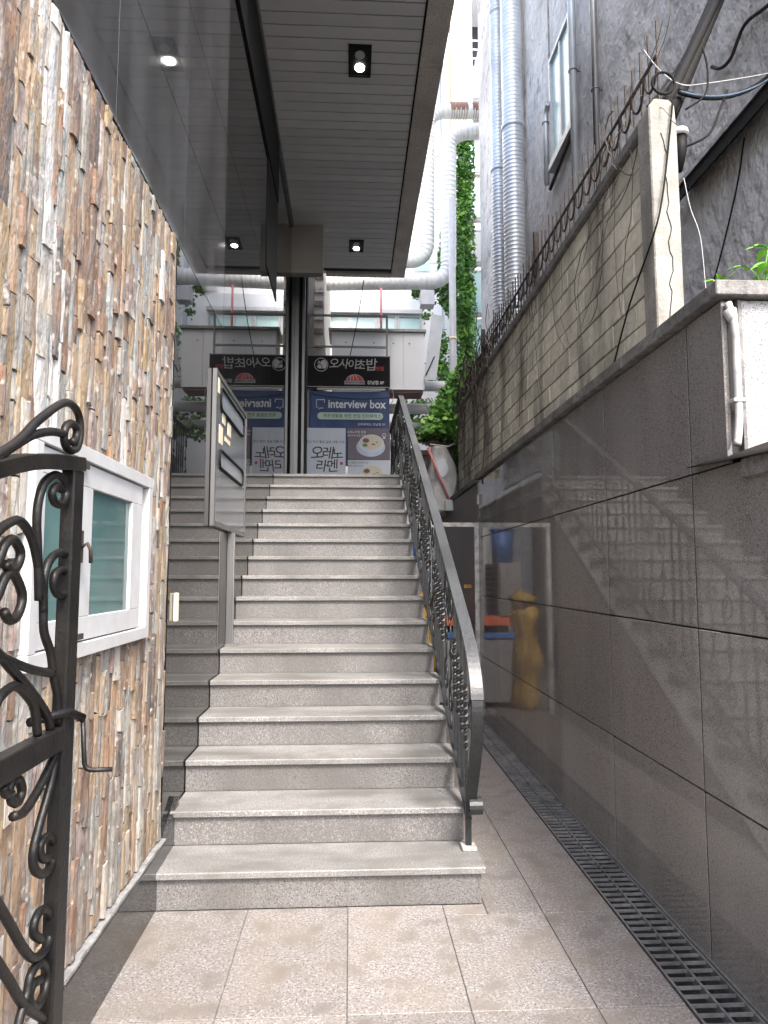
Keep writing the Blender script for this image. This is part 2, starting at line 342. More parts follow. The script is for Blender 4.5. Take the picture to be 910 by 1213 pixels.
# stepped stringer seen from the passage and in the polished wall
poly = [(Y0 + .045, .002)]
for i in range(1, NR): poly += [(Y0 + (i - 1) * T + .045, i * RZ - .031), (Y0 + i * T + .045, i * RZ - .031)]
poly += [(yt + .045, zt - .25), (Y0 + .52, .002)]
MB().prism(poly, 'x', -.86, .56).build('stringer', string_m, st)
side = [(Y0 + .60, .001), (yt - .35, zt - .48), (yt - .35, .001)]
MB().prism(side, 'x', .50, .545).build('side_wall', matte_gr_m, st)

# ---- left building: stone wall, plinth, mirror wall, overhang
lb = thing('corner_building', 'dark building on the left with mirror wall, black trim and slatted overhang above the stairs', 'building', (-.9, 5, 0))
bx('core', softrim_m, lb, -8, -.893, .2, 10.5, 3.125, 8.2)
bx('core', softrim_m, lb, -8, -.893, 3.375, 10.5, 0, 3.12)
# mirror panels below, dark panels above
def panel(y0, y1, z0, z1, m): MB().box(-.892, -.870, y0 + .0025, y1 - .0025, z0 + .0025, z1 - .0025).build('wall_panel', m, lb, bevel=.001)
for (y0, y1) in ((.25, 1.35), (1.35, 2.45), (2.45, 3.5), (3.5, 4.62)):
    for (z0, z1) in ((3.125, 3.78), (3.78, 4.5), (4.5, 5.5), (5.5, 6.56), (6.56, 8.2)): panel(y0, y1, z0, z1, blkpanel_m)
panel(3.375, 4.62, .002, 3.125, glass_m)
for (y0, y1) in ((4.62, 7.3), (7.3, 10.5)):
    for (z0, z1) in ((.3, 4.5), (4.5, 6.56)): panel(y0, y1, z0, z1, glass_m)
for yy, za in ((1.35, 3.13), (2.45, 3.13), (3.5, 3.13), (4.62, .005), (7.3, .305)): bx('joint_seal', black_m, lb, -.892, -.8708, yy - .0024, yy + .0024, za, 6.55)
bx('top_trim', black_m, lb, -.869, -.852, 2.0, 7.75, 5.78, 6.54)
bx('hanging_panel', black_m, lb, -.869, -.863, 6.82, 7.76, 4.60, 5.775)
bx('corner_trim', dsteel_m, lb, -.868, -.835, 3.4, 9.8, 6.50, 6.545)
# mullion column and boxed bulkhead
bx('column_face', steel2_m, lb, -.892, -.815, 10.51, 10.56, 2.6, 6.545)
bx('column_recess', black_m, lb, -.813, -.765, 10.6, 10.66, 2.6, 6.545)
bx('column_edge', steel2_m, lb, -.763, -.725, 10.54, 10.66, 2.6, 6.545)
bx('column_back', softrim_m, lb, -.89, -.70, 10.7, 10.95, 2.3, 6.545)
MB().box(-.89, -.415, 9.70, 9.86, 5.825, 6.549).build('bulkhead', bulk_m, lb, bevel=.004)
# overhang
OY0, OY1 = 4.8, 11.25
bx('overhang', fgrey_m, lb, -.892, .897, OY0, 11.4, 6.585, 8.2)
bx('soffit_gap', softrim_m, lb, -.868, .66, OY0 + .02, OY1, 6.567, 6.583)
y = OY0 + .02; plank_me = None
while y + .15 <= OY1 + .01:
    cx, cy = -.106, y + .075
    if plank_me is None:
        p = MB()
        p.box(cx - .758, cx + .758, cy - .0685, cy + .0685, 6.552, 6.566)
        o = p.build('soffit_plank', soffit_m, lb, bevel=.003, at=(cx, cy, 6.552)); plank_me = o
    else:
        o = plank_me.copy(); COL.objects.link(o); o.parent = lb; o.location = Vector((cx, cy, 6.552 + random.uniform(-.001, .001))) - wloc(lb)
    y += .15
bx('soffit_edge_trim', black_m, lb, .653, .668, OY0, OY1, 6.545, 6.583)
fy = [4.8, 6.48, 7.78, 9.25, 10.4, 11.4]
for a, b_ in zip(fy, fy[1:]):
    MB().box(.67, .902, a + .002, b_ - .002, 6.535, 6.9).build('fascia_slab', fascia_m, lb, bevel=.002)
MB().box(-.43, .668, 11.26, 11.4, 6.53, 6.9).build('fascia_slab', fascia_m, lb, bevel=.002)
# neighbour behind the column
nb = thing('beige_neighbour', 'narrow beige rendered wall of the next building glimpsed right of the dark column', 'building', (-2, 14, 0))
bx('wall', beige_m, nb, -5, -.50, 12.3, 16.4, 0, 8.2)
bx('corner_strip', dsteel_m, nb, -.80, -.68, 12.2, 12.298, 0, 8.2)
for k in range(16):
    bx('tile', gwhite_m if k % 2 else dsteel_m, nb, -.67, -.52, 12.27, 12.298, 4.9 + k * .26, 4.8 + k * .26)

# ---- soffit downlights
def downlight(y0, y1, lab):
    d = thing('downlight', lab, 'ceiling light', (.08, (y0 + y1) / 2, 6.55), 'recessed twin downlights in the slatted soffit')
    b = MB(); x0, x1, f = -.04, .185, .02
    b.box(x0, x1, y0, y0 + f, 6.536, 6.552); b.box(x0, x1, y1 - f, y1, 6.536, 6.552); b.box(x0, x0 + f, y0 + f, y1 - f, 6.536, 6.552); b.box(x1 - f, x1, y0 + f, y1 - f, 6.536, 6.552)
    b.build('frame', black_m, d)
    bx('box_bottom', black_m, d, x0 + f, x1 - f, y0 + f, y1 - f, 6.546, 6.5515)
    L_ = y1 - y0
    for k, mm in ((.30, lampoff_m), (.70, lamp_m)):
        n = 20; cx, cy = (x0 + x1) / 2, y0 + L_ * k
        MB().prism([(cx + .048 * math.cos(2 * math.pi * i / n), cy + .055 * math.sin(2 * math.pi * i / n)) for i in range(n)], 'z', 6.538, 6.545).build('lamp', mm, d)
downlight(6.22, 6.65, 'nearer twin downlight set in the grey slatted soffit, one lamp lit')
downlight(10.12, 10.5, 'farther twin downlight set in the grey slatted soffit, near its far end')

# ---- stone clad wall
sw = thing('stone_wall', 'low wall clad in upright split slate strips in rust, cream and grey on the left', 'stone wall', (-.95, 1.8, 0))
bx('backing', joint_m, sw, -1.3, -.885, .2, 3.355, .262, 3.118)
for a, b_ in ((.2, 1.2), (1.2, 2.2), (2.2, 3.37)):
    MB().box(-1.3, -.842, a + .001, b_ - .001, 0, .238).build('plinth_slab', plinth_m, sw, bevel=.002)
c = MB(); ys = [.2 + i * .06 for i in range(54)]
for a, b_ in zip(ys, ys[1:]): c.box(-.88, -.846 - random.uniform(0, .004), a, b_, .239, .246 + random.uniform(0, .006))
c.build('caulk_line', skirt_m, sw)
MB().prism([(3.372, .002), (3.372, .24), (3.60, .37), (3.60, .002)], 'x', -.869, -.845).build('stair_skirting', plinth_m, sw)
WIN = (1.88, 2.975, 1.205, 1.872)
stones = []
y = .25; ci = 0
while y < 3.355:
    wd = random.choice((.02, .026, .032, .038, .046, .056)); y2 = min(y + wd, 3.36)
    z = .258 - random.uniform(0, .12); pale = 1.86 < y < 2.06  # whiter stones in this band put the soft sun patch into the colour
    while z < 3.115:
        h = random.choice((random.uniform(.06, .2), random.uniform(.14, .45))); z2 = min(z + h, 3.12); z1 = max(z, .258)
        segs = [(z1, z2)] if not (y2 > WIN[0] + .03 and y < WIN[1] - .03) else [(z1, min(z2, WIN[2] + .02)), (max(z1, WIN[3] - .02), z2)]
        for (z1, z2_) in segs:
            if z2_ - z1 < .012: continue
            dp = random.choice((0, .001, .003, .004, .006, .011))
            if pale and z > 1.7 and random.random() < .8: mi = random.choice((8, 8, 3, 5))
            else:
                mi = random.choices(range(10), (17, 16, 9, 6, 5, 7, 12 if z > 1.2 else 18, 11, 2 if z > 1.6 else 1, 14))[0]
            stones.append((y, y2, z1, z2_, dp, mi))
        z = z2 if z2 > z else z + .02
        if z2 >= 3.12: break
    y = y2
def stone_geo(mb, s, mi):
    y0, y1, z0, z1, dp, _ = s; g = .0008; xf = -.872 + dp
    y0 += g; y1 -= g; z0 += g * 1.5; z1 -= g * 1.5
    nz = max(2, min(5, int((z1 - z0) / .06) + 1)); vs = []; k = random.uniform(-.004, .004)
    jy0 = random.uniform(-.004, .002); jy1 = random.uniform(-.002, .004)
    for i in range(nz + 1):
        t = i / nz; z = z0 + (z1 - z0) * t
        for j, (yy, e) in enumerate(((y0 + jy0 * t, 0), ((y0 + y1) / 2, 1), (y1 + jy1 * t, 0))):
            vs.append((xf + random.uniform(-.002, .002) + k * (t - .5) - (0 if e else .002), yy, z + (random.uniform(-.006, .004) if i in (0, nz) else 0)))
    n = len(vs); vs += [(-.887, v[1], v[2]) for v in vs]
    fs = []
    for i in range(nz):
        for j in range(2):
            a = i * 3 + j; fs.append((a, a + 1, a + 4, a + 3))
        fs += [(i * 3, i * 3 + 3, n + i * 3 + 3, n + i * 3), (i * 3 + 2, n + i * 3 + 2, n + i * 3 + 5, i * 3 + 5)]
    for j in range(2): fs += [(j, n + j, n + j + 1, j + 1), (nz * 3 + j, nz * 3 + j + 1, n + nz * 3 + j + 1, n + nz * 3 + j)]
    mb.add(vs, fs, mi)
def spx(s):
    yc = (s[0] + s[1]) / 2
    return (s[1] - s[0]) / yc ** 2 * min(.5, (s[3] - s[2]) / yc) if yc > 1.55 and abs((s[2] + s[3]) / 2 - 1.46) / yc < .95 else 0
stones.sort(key=spx, reverse=True)
for s in stones[:295]:
    m = MB(); stone_geo(m, s, 0); m.build('stone', stones_m[s[5]], sw, at=(-.872, (s[0] + s[1]) / 2, (s[2] + s[3]) / 2))
m = MB()
for s in stones[295:]: stone_geo(m, s, s[5])
o = m.build('small_stones', stones_m, sw); o['kind'] = 'stuff'

# ---- white casement window box on the stone wall
wn = thing('casement_window', 'white painted casement window box with teal panes on the slate wall', 'window', (-.82, 2.1, 1.5))
y0, y1, z0, z1 = WIN
def frame(y0, y1, z0, z1, x0, x1, f, name, m, par, fz=None):
    h = fz or f; mb = MB(); mb.box(x0, x1, y0, y1, z0, z0 + h); mb.box(x0, x1, y0, y1, z1 - h, z1); mb.box(x0, x1, y0, y0 + f, z0 + h + .0005, z1 - h - .0005); mb.box(x0, x1, y1 - f, y1, z0 + h + .0005, z1 - h - .0005)
    return mb.build(name, m, par, bevel=.002)
frame(y0, y1, z0, z1, -.895, -.842, .045, 'frame', white_m, wn)
for (a, b_, dx) in ((1.927, 2.18, .045), (2.203, 2.87, .125)):
    s = frame(a, b_, z0 + .05, z1 - .05, -.89, -.853, dx, 'sash', white_m, wn, fz=.075)
    bx('pane', pane_m, s, -.872, -.866, a + dx, b_ - dx, z0 + .125, z1 - .125)
bx('mullion', white_m, wn, -.89, -.850, 2.1815, 2.2015, z0 + .047, z1 - .047)
bx('backboard', fdark_m, wn, -.893, -.880, y0 + .04, y1 - .04, z0 + .04, z1 - .04)
la = MB().box(-.840, -.832, 2.17, 2.205, 1.50, 1.60); la.tube([(-.83, 2.19, 1.55), (-.815, 2.19, 1.56), (-.808, 2.20, 1.54), (-.81, 2.21, 1.50)], .006); la.build('latch', rusty_m, wn)
hg = MB()
for yy, zz in ((2.21, 1.80), (2.21, 1.262)): hg.box(-.8445, -.838, yy, yy + .04, zz, zz + .018)
hg.build('hinge', rusty_m, wn)

# ---- small tag on the mirror wall
o = MB().box(-.87, -.852, 3.48, 3.525, 1.235, 1.375).build('wall_tag', paper_m, bevel=.004)
tag(o, 'small cream coloured plate stuck on the mirror wall just past the slate wall', 'plate')

# ---- directory board on a pole
db = thing('directory_board', 'upright steel framed notice board on a metal post beside the mirror wall', 'notice board', (-.85, 4.97, .975))
MB().box(-.866, -.844, 4.32, 5.53, 1.80, 2.72).build('panel', board_m, db, bevel=.003)
mb = MB()
for (a, b_, c_, d_) in ((4.29, 4.319, 1.765, 2.76), (5.531, 5.56, 1.765, 2.76)): mb.box(-.868, -.838, a, b_, c_, d_)
mb.box(-.868, -.838, 4.3195, 5.5305, 2.725, 2.757); mb.box(-.868, -.838, 4.3195, 5.5305, 1.767, 1.80)
mb.build('frame', steel2_m, db, bevel=.003)
for zc, h in ((2.605, .07), (2.21, .058)):
    a, b_, r = 4.43, 5.38, .045; pts = []
    for (cy, cz, s0) in ((b_ - r, zc + h - r, 0), (a + r, zc + h - r, 90), (a + r, zc - h + r, 180), (b_ - r, zc - h + r, 270)):
        for k in range(5): t = R(s0 + 22.5 * k); pts.append((-.838, cy + r * math.cos(t), cz + r * math.sin(t)))
    pts.append(pts[0])
    w_ = MB().tube(pts, .009, 6).build('window_ring', black_m, db)
    bx('window_plate', plate_m, w_, -.844, -.8415, a + .01, b_ - .01, zc - h + .01, zc + h - .01)
for (yy, zz, ww, hh) in ((4.52, 2.46, .10, .09), (4.72, 2.42, .12, .09), (4.42, 2.31, .12, .12), (4.62, 2.36, .2, .03), (4.35, 2.62, .06, .10)):
    bx('paper_note', paper_m, db, -.844, -.8415, yy, yy + ww, zz, zz + hh)
bx('post', steel2_m, db, -.868, -.822, 4.94, 5.0, .976, 1.764)
bx('post_highlight', steel_m, db, -.8215, -.818, 4.935, 4.955, .976, 1.764)  # bright steel strip laid on as the highlight of the post
bx('base_plate', dsteel_m, db, -.868, -.79, 4.90, 5.015, .9755, .984)

# ---- stair railing
X = .57
def line(y): return RZ * (1 + (y - Y0) / T)
rl = thing('stair_railing', 'black wrought iron stair railing with hammered handrail and curled foot', 'railing', (X, 3.4, .165))
top = [(X, 9.75, 3.50), (X, 8.0, 3.515), (X, 7.83, 3.515), (X, 7.72, 3.49), (X, 7.3, 3.275)]
hr = top + [(X, 6.5, 2.86), (X, 5.5, 2.34), (X, 4.5, 1.81), (X, 3.6, 1.31), (X, 3.36, 1.17), (X, 3.22, 1.055), (X, 3.145, .93), (X, 3.14, .80), (X, 3.20, .64), (X, 3.29, .50), (X, 3.345, .40)]
hpts = catmull(hr, 5)
cut = next(i for i, p in enumerate(hpts) if p.z < .93)
MB().tube(hpts[:cut + 1], 0, flat=(.058, .016), up=(1, 0, 0)).build('handrail', railtop_m, rl, bevel=.003)
MB().tube(hpts[cut:], 0, flat=(.056, .015), up=(1, 0, 0)).build('handrail_end', rail_m, rl, bevel=.003)
hp2 = [p + Vector((0, .0, 0)) for p in hpts[:-4]]
n2 = []
for i, p in enumerate(hp2):
    t = (hp2[min(i + 1, len(hp2) - 1)] - hp2[max(i - 1, 0)]).normalized(); nrm = Vector((1, 0, 0)).cross(t).normalized()
    if nrm.z > 0: nrm = -nrm
    if i > 55: nrm = Vector((0, 1, 0)) if nrm.y < 0 else nrm
    n2.append(p + nrm * .018)
MB().tube(n2, 0, flat=(.030, .018), up=(1, 0, 0)).build('rail_channel', rail_m, rl)
cl = []
for k in range(30):
    a = R(-60 + k * 24); r = .050 - k * .0014
    cl.append((X + .022, 3.345 + r * math.cos(a), .378 + r * math.sin(a)))
MB().tube(cl, 0, flat=(.062, .007), up=(1, 0, 0)).build('curl', rail_m, rl)
bpts = [(X, 3.40, line(3.40) + .035)] + [(X, y_, line(y_) + .035) for y_ in (4, 5, 6, 7, 7.6)] + [(X, 7.85, 2.68), (X, 9.75, 2.68)]
MB().tube(bpts, 0, flat=(.03, .012), up=(1, 0, 0)).build('bottom_rail', rail_m, rl)
bx('newel_post', rail_m, rl, X - .013, X + .013, 3.40, 3.426, .172, .41)
MB().box(X - .035, X + .035, 3.375, 3.45, .163, .182).build('foot_plate', gwhite_m, rl, bevel=.003)
def ztop(y):
    if y > 7.75: return 3.50
    pts = [(p.y, p.z) for p in hpts if p.z > .95]
    for (a, az), (b_, bz) in zip(pts, pts[1:]):
        if b_ <= y <= a: return az + (bz - az) * (y - a) / (b_ - a) - .02
    return line(y) + .9
def twisted(mb, y, z0, z1, ta, tb, r=.0085):
    """square bar with a twisted middle"""
    zs = [z0, ta] + [ta + (tb - ta) * k / 18 for k in range(1, 18)] + [tb, z1]; vs = []
    for z in zs:
        f = min(1, max(0, (z - ta) / (tb - ta))); an = f * math.pi * 4
        rr = r * (1.25 if 0 < f < 1 else 1)
        for q in range(4): a = an + R(45 + 90 * q); vs.append((X + rr * 1.2 * math.cos(a), y + rr * 1.2 * math.sin(a), z))
    fs = [(i * 4 + j, i * 4 + (j + 1) % 4, (i + 1) * 4 + (j + 1) % 4, (i + 1) * 4 + j) for i in range(len(zs) - 1) for j in range(4)]
    mb.add(vs, fs)
y = 3.46; k = 0
while y < 9.7:
    zb = (line(y) + .03) if y < 7.7 else 2.68; ze = ztop(y)
    ph = k % 6
    if ph in (0, 1, 2, 3):
        m = MB(); mid = (zb + ze) / 2; twisted(m, y, zb, ze, mid - .16, mid + .16); m.build('baluster', rail_m, rl); y += .115
    else:
        # scroll: tall pair of C shapes with a ring
        y += .03; h = ze - zb; m = MB(); cz = (zb + ze) / 2
        for sg in (-1, 1):
            pts = []
            for q in range(26):
                a = q / 25 * math.pi * 3.1; r = .075 * (1 - q / 34)
                pts.append((X, y + r * math.sin(a) * .9, cz + sg * (h * .27) + sg * (-r * math.cos(a)) * 1.35))
            pts.insert(0, (X, y, cz))
            m.tube(catmull(pts, 2), .006, 6)
        ring(m, (X, y, cz), .028, .006)
        m.tube([(X, y, ze), (X, y, cz + h * .27 + .1)], .006, 6); m.tube([(X, y, zb), (X, y, cz - h * .27 - .1)], .006, 6)
        m.build('scroll', rail_m, rl); y += .15
    k += 1

# ---- right hand granite wall
gw = thing('granite_wall', 'tall wall of large dark polished granite panels along the right side of the alley', 'wall', (1.45, 4, 0))
bx('core', softrim_m, gw, 1.402, 1.62, .3, 7.38, 0, 1.868)
bx('core', softrim_m, gw, 1.402, 1.62, 2.46, 7.38, 1.869, 2.488)
yv = [.3, .85, 1.78, 2.715, 3.655, 4.60, 5.53, 6.45, 7.38]
zr = [0, .625, 1.252, 1.867, 2.488]
for r_ in range(4):
    for a, b_ in zip(yv, yv[1:]):
        if r_ == 3:
            if b_ < 2.6: continue
            a = max(a, 2.44)
        MB().box(1.380, 1.400, a + .0045, b_ - .0045, zr[r_] + .0035, zr[r_ + 1] - .0035).build('granite_panel', polish_m, gw, bevel=.0015)
for yy in yv[1:-1]: bx('joint_seal', softrim_m, gw, 1.3815, 1.4015, yy - .0043, yy + .0043, .004, 1.864 if yy < 2.5 else 2.484)
for a, b_ in ((2.40, 3.3), (3.3, 4.4), (4.4, 5.6), (5.6, 7.4)):
    MB().box(1.342, 1.64, a + .002, b_ - .002, 2.492, 2.55).build('coping', coping_m, gw, bevel=.004)
MB().box(1.642, 3.2, 2.402, 2.70, 2.492, 2.55).build('coping', coping_m, gw, bevel=.004)
wp = thing('white_granite_pier', 'pale speckled granite pier under the coping at the right edge, above the awning', 'pier', (1.8, 2.55, 1.87))
MB().box(1.455, 2.6, 2.442, 2.62, 1.872, 2.488).build('granite_slab', white_gr_m, wp, bevel=.003)
bx('edge_strip', coping_m, wp, 1.441, 1.453, 2.436, 2.60, 1.872, 2.488)
dp = thing('downpipe', 'short weathered white downpipe in the corner under the granite coping', 'downpipe', (1.41, 2.42, 1.9))
mb = MB(); mb.tube(catmull([(1.40, 2.43, 2.47), (1.405, 2.42, 2.43), (1.412, 2.415, 2.38), (1.414, 2.415, 2.2), (1.412, 2.415, 2.02), (1.395, 2.405, 1.93)], 5), .014, 10)
mb.build('pipe', gwhite_m, dp)
mb = MB(); mb.tube([(1.403, 2.428, 2.44), (1.41, 2.418, 2.40)], [.026, .018], 10); mb.box(1.39, 1.438, 2.40, 2.436, 2.09, 2.105); mb.build('bracket', gwhite_m, dp, bevel=.002)

# awning
aw = thing('metal_awning', 'thin curved dark metal awning jutting from the wall at the right edge', 'awning', (1.5, 2.3, 1.85))
mb = MB(); vs = []; fs = []; nu, nv = 10, 8
for i in range(nu + 1):
    u = i / nu; yy = 2.66 - u * 1.2
    for j in range(nv + 1):
        v = j / nv; xx = 1.335 + v * .9 * (0.25 + .75 * min(1, u * 1.5))
        zz = 1.888 - .07 * u + .17 * math.sin(v * math.pi / 2) * min(1, .25 + u * 2.2)
        vs.append((xx, yy, zz))
n = len(vs); vs += [(p[0], p[1], p[2] - .004) for p in vs]
for i in range(nu):
    for j in range(nv):
        a = i * (nv + 1) + j; q = (a, a + 1, a + nv + 2, a + nv + 1); fs.append(q); fs.append(tuple(n + k for k in reversed(q)))
for i in range(nu):
    a = i * (nv + 1); fs.append((a, a + nv + 1, n + a + nv + 1, n + a)); a += nv; fs.append((a, n + a, n + a + nv + 1, a + nv + 1))
mb.add(vs, fs, 0, True); mb.build('sheet', awn_m, aw)
MB().box(1.36, 1.6, 1.3, 2.33, 1.80, 1.866).build('bracket_box', coping_m, aw, bevel=.003)

# sprout in the coping
sp = thing('green_sprout', 'small bright green leafy sprout growing on top of the coping at the right edge', 'plant', (1.59, 2.6, 2.55))
mb = MB(); random.seed(21)
stems = [((1.575, 2.50, 2.55), (1.58, 2.48, 2.63), (1.585, 2.46, 2.70)), ((1.575, 2.50, 2.55), (1.55, 2.48, 2.60), (1.52, 2.47, 2.62)), ((1.62, 2.58, 2.55), (1.64, 2.57, 2.63), (1.67, 2.56, 2.66)), ((1.48, 2.56, 2.552), (1.46, 2.55, 2.58), (1.44, 2.54, 2.59))]
for s in stems: mb.tube(s, .0025, 5)
mb.build('stem', sprout_m, sp)
def leaf(p, d, L, W, m, par):
    d = Vector(d).normalized(); s = d.cross(Vector((0, -.5, 1))).normalized(); u = s.cross(d).normalized(); p = Vector(p)
    vs = []; prof = [0, .55, .95, 1, .7, 0]
    for i, q in enumerate(prof):
        t = i / 5; c = p + d * L * t - Vector((0, 0, 1)) * L * .35 * t * t
        vs += [c - s * W / 2 * q + u * .004 * q, c, c + s * W / 2 * q + u * .004 * q]
    fs = [(i * 3 + j, i * 3 + j + 1, i * 3 + j + 4, i * 3 + j + 3) for i in range(5) for j in (0, 1)]
    MB().add(vs, fs, 0, True).build('leaf', m, par, fixn=False)
for s in stems:
    for q in (1, 2):
        for k in range(6 if q == 2 else 3):
            a = random.uniform(0, 6.28); leaf(s[q], (math.cos(a), math.sin(a) * .8, random.uniform(.2, .9)), random.uniform(.055, .10), random.uniform(.022, .036), sprout_m, sp)

# ---- far brown wall and door frame
bw = thing('brown_wall', 'plain dull brown stone wall continuing the granite wall beyond the white gate frame', 'wall', (1.45, 9, 0))
for a, b_ in ((7.46, 8.6), (8.6, 9.8), (9.8, 11.0)):
    MB().box(1.385, 1.6, a + .002, b_ - .002, 0, 2.47).build('slab', matte_gr_m, bw, bevel=.002)
bx('cap', coping_m, bw, 1.36, 1.62, 7.46, 11.0, 2.473, 2.53)
df = thing('gate_frame', 'slim white metal gate frame spanning the passage between stair side and granite wall', 'gate frame', (1.0, 7.41, 0))
bx('post', gwhite_m, df, 1.335, 1.379, 7.385, 7.435, 0, 2.03); bx('post', gwhite_m, df, .60, .645, 7.385, 7.435, 0, 2.03)
bx('lintel', gwhite_m, df, .6455, 1.3345, 7.387, 7.433, 1.985, 2.03)
o = MB().box(1.30, 1.384, 7.9, 7.93, 1.32, 1.36).build('yellow_tape', yellow_m); tag(o, 'scrap of yellow tape stuck on the brown wall beyond the white frame', 'tape')
o = MB().box(1.35, 1.378, 7.30, 7.36, 2.22, 2.33).build('junction_box', gwhite_m, bevel=.004); tag(o, 'tiny white switch box high at the far end of the polished granite wall', 'box')

# bins etc.
bn = thing('waste_bin', 'grey plastic wheeled bin with a blue lid standing beyond the gate frame', 'bin', (1.15, 8, 0))
mb = MB(); vs = [(.98, 7.74, .06), (1.32, 7.74, .06), (1.32, 8.24, .06), (.98, 8.24, .06), (.95, 7.68, .76), (1.35, 7.68, .76), (1.35, 8.3, .76), (.95, 8.3, .76)]
mb.add(vs, [(0, 3, 2, 1), (4, 5, 6, 7), (0, 1, 5, 4), (1, 2, 6, 5), (2, 3, 7, 6), (3, 0, 4, 7)]); mb.build('body', bin_m, bn, bevel=.012)
MB().box(.935, 1.365, 7.66, 8.32, .762, .83).build('lid', blue_m, bn, bevel=.015)
for xx in (1.0, 1.27): MB().tube([(xx, 8.2, .07), (xx + .04, 8.2, .07)], .07, 16).build('wheel', black_m, bn)
ob = thing('orange_crate', 'shallow orange plastic crate lying on the blue lid of the grey bin', 'crate', (1.12, 7.95, .83))
mb = MB(); mb.box(.97, 1.30, 7.74, 8.2, .905, .925)
mb.box(.97, 1.30, 7.74, 7.76, .926, .99); mb.box(.97, 1.30, 8.18, 8.2, .926, .99); mb.box(.97, .99, 7.7605, 8.1795, .926, .99); mb.box(1.28, 1.30, 7.7605, 8.1795, .926, .99)
mb.build('tray', orange_m, ob, bevel=.003)
bx('liner', black_m, ob, .99, 1.28, 7.78, 8.16, .831, .903)
# yellow sack
ys_ = thing('yellow_sack', 'crumpled yellow plastic sack standing beside the grey bin, seen mirrored in the granite', 'sack', (.78, 7.9, 0))
mb = MB(); vs = []; n = 20; hs = 14
for i in range(hs + 1):
    t = i / hs; rr = .19 * (1 - .25 * abs(t - .45)) * (1 if t < .9 else .8 - (t - .9) * 4) + .02 * math.sin(t * 17)
    for j in range(n):
        a = 2 * math.pi * j / n; q = rr * (1 + .14 * math.sin(3 * a + t * 9) + .10 * math.sin(7 * a - t * 14) + .25 * noise.noise(Vector((math.cos(a) * 2, math.sin(a) * 2, t * 6))))
        vs.append((.80 + q * math.cos(a) * .8, 7.75 + q * math.sin(a), .001 + t * 1.22))
fs = [(i * n + j, i * n + (j + 1) % n, (i + 1) * n + (j + 1) % n, (i + 1) * n + j) for i in range(hs) for j in range(n)] + [tuple(hs * n + j for j in range(n)), tuple(range(n - 1, -1, -1))]
mb.add(vs, fs, 0, True); mb.build('sack_body', yellow_m, ys_)
MB().tube([(.80, 7.75, 1.16), (.82, 7.74, 1.22), (.80, 7.75, 1.26)], [.15, .16, .09], 14).build('sack_neck', yellow_m, ys_)
# air conditioner with tub
ac = thing('condenser_unit', 'grey air conditioner outdoor unit standing under the landing, mirrored in the granite', 'air conditioner', (.8, 9, 0))
MB().box(.60, .90, 8.6, 9.5, .95, 1.62).build('casing', bin_m, ac, bevel=.01)
for a in (8.65, 9.08):
    gmb = MB(); gmb.box(.901, .905, a, a + .38, 1.0, 1.57)
    gg = gmb.build('grille', fdark_m, ac)
    for k in range(8): bx('grille_bar', bin_m, gg, .9055, .912, a, a + .38, 1.02 + k * .07, 1.035 + k * .07)
st2 = MB()
for xx in (.62, .85):
    for yy in (8.65, 9.4): st2.box(xx, xx + .03, yy, yy + .03, 0, .949)
st2.build('stand', dsteel_m, ac)
tb = thing('blue_tub', 'blue plastic tub stored on top of the grey outdoor unit under the landing', 'tub', (.75, 9.2, 1.62))
MB().tube([(.75, 9.1, 1.622), (.75, 9.1, 2.05)], [.13, .16], 20).build('tub_body', blue_m, tb)
MB().tube([(.75, 9.1, 2.051), (.75, 9.1, 2.075)], [.17, .17], 20).build('rim', blue_m, tb)

# ---- block wall, post, fence
kw = thing('block_wall', 'mossy stained concrete block wall standing on the granite wall', 'wall', (1.5, 5.8, 2.55))
bx('mortar', blockmortar_m, kw, 1.432, 1.575, 3.135, 9.0, 2.551, 3.605)
BH, BL = .1315, .30
for r_ in range(8):
    y = 3.135 - (BL / 2 if r_ % 2 else 0)
    while y < 8.99:
        a, b_ = max(y, 3.135), min(y + BL, 9.0)
        if b_ - a > .02:
            z0 = 2.552 + r_ * BH; jx = random.uniform(-.002, .003)
            MB().box(1.420 + jx, 1.45, a + .006, b_ - .006, z0 + .006, z0 + BH - .004).build('block', block_m, kw, bevel=.003)
        y += BL
for i in range(5):
    MB().box(1.395, 1.60, 3.135 + i * 1.173 + .002, 3.135 + (i + 1) * 1.173 - .002, 3.608, 3.665).build('coping', post_m if 0 else coping_m, kw, bevel=.005)
cp = thing('concrete_post', 'cracked pale concrete post at the near end of the mossy block wall', 'post', (1.46, 3.05, 2.55))
mb = MB(); mb.prism([(1.395, 2.551), (1.525, 2.551), (1.522, 3.55), (1.515, 3.67), (1.49, 3.695), (1.42, 3.70), (1.39, 3.66)], 'y', 3.0, 3.132)
mb.build('shaft', post_m, cp, bevel=.006)
cr = MB(); random.seed(5); p = Vector((1.452, 2.998, 2.62)); pts = [p.copy()]
while p.z < 3.5: p = p + Vector((random.uniform(-.012, .012), 0, random.uniform(.02, .05))); pts.append(p.copy())
cr.tube(pts, .0022, 4); cr.build('crack', softrim_m, cp)
fe = thing('iron_fence', 'rusty wrought iron fence of spikes and rings on top of the block wall', 'fence', (1.5, 6, 3.665))
XF = 1.50
y = 3.12; k = 0
while y < 8.9:
    tall = 4.14 + random.uniform(-.02, .06) + (.05 if k < 2 else 0)
    MB().box(XF - .0045, XF + .0045, y - .0045, y + .0045, 3.667, tall).build('rod', rusty_m, fe); y += .098; k += 1
MB().tube([(XF - .012, 3.1, 4.0), (XF - .012, 8.95, 3.99)], .010, 6).build('top_rail', rusty_m, fe)
MB().tube([(XF - .012, 3.1, 3.74), (XF - .012, 8.95, 3.74)], .008, 6).build('lower_rail', rusty_m, fe)
y = 3.17
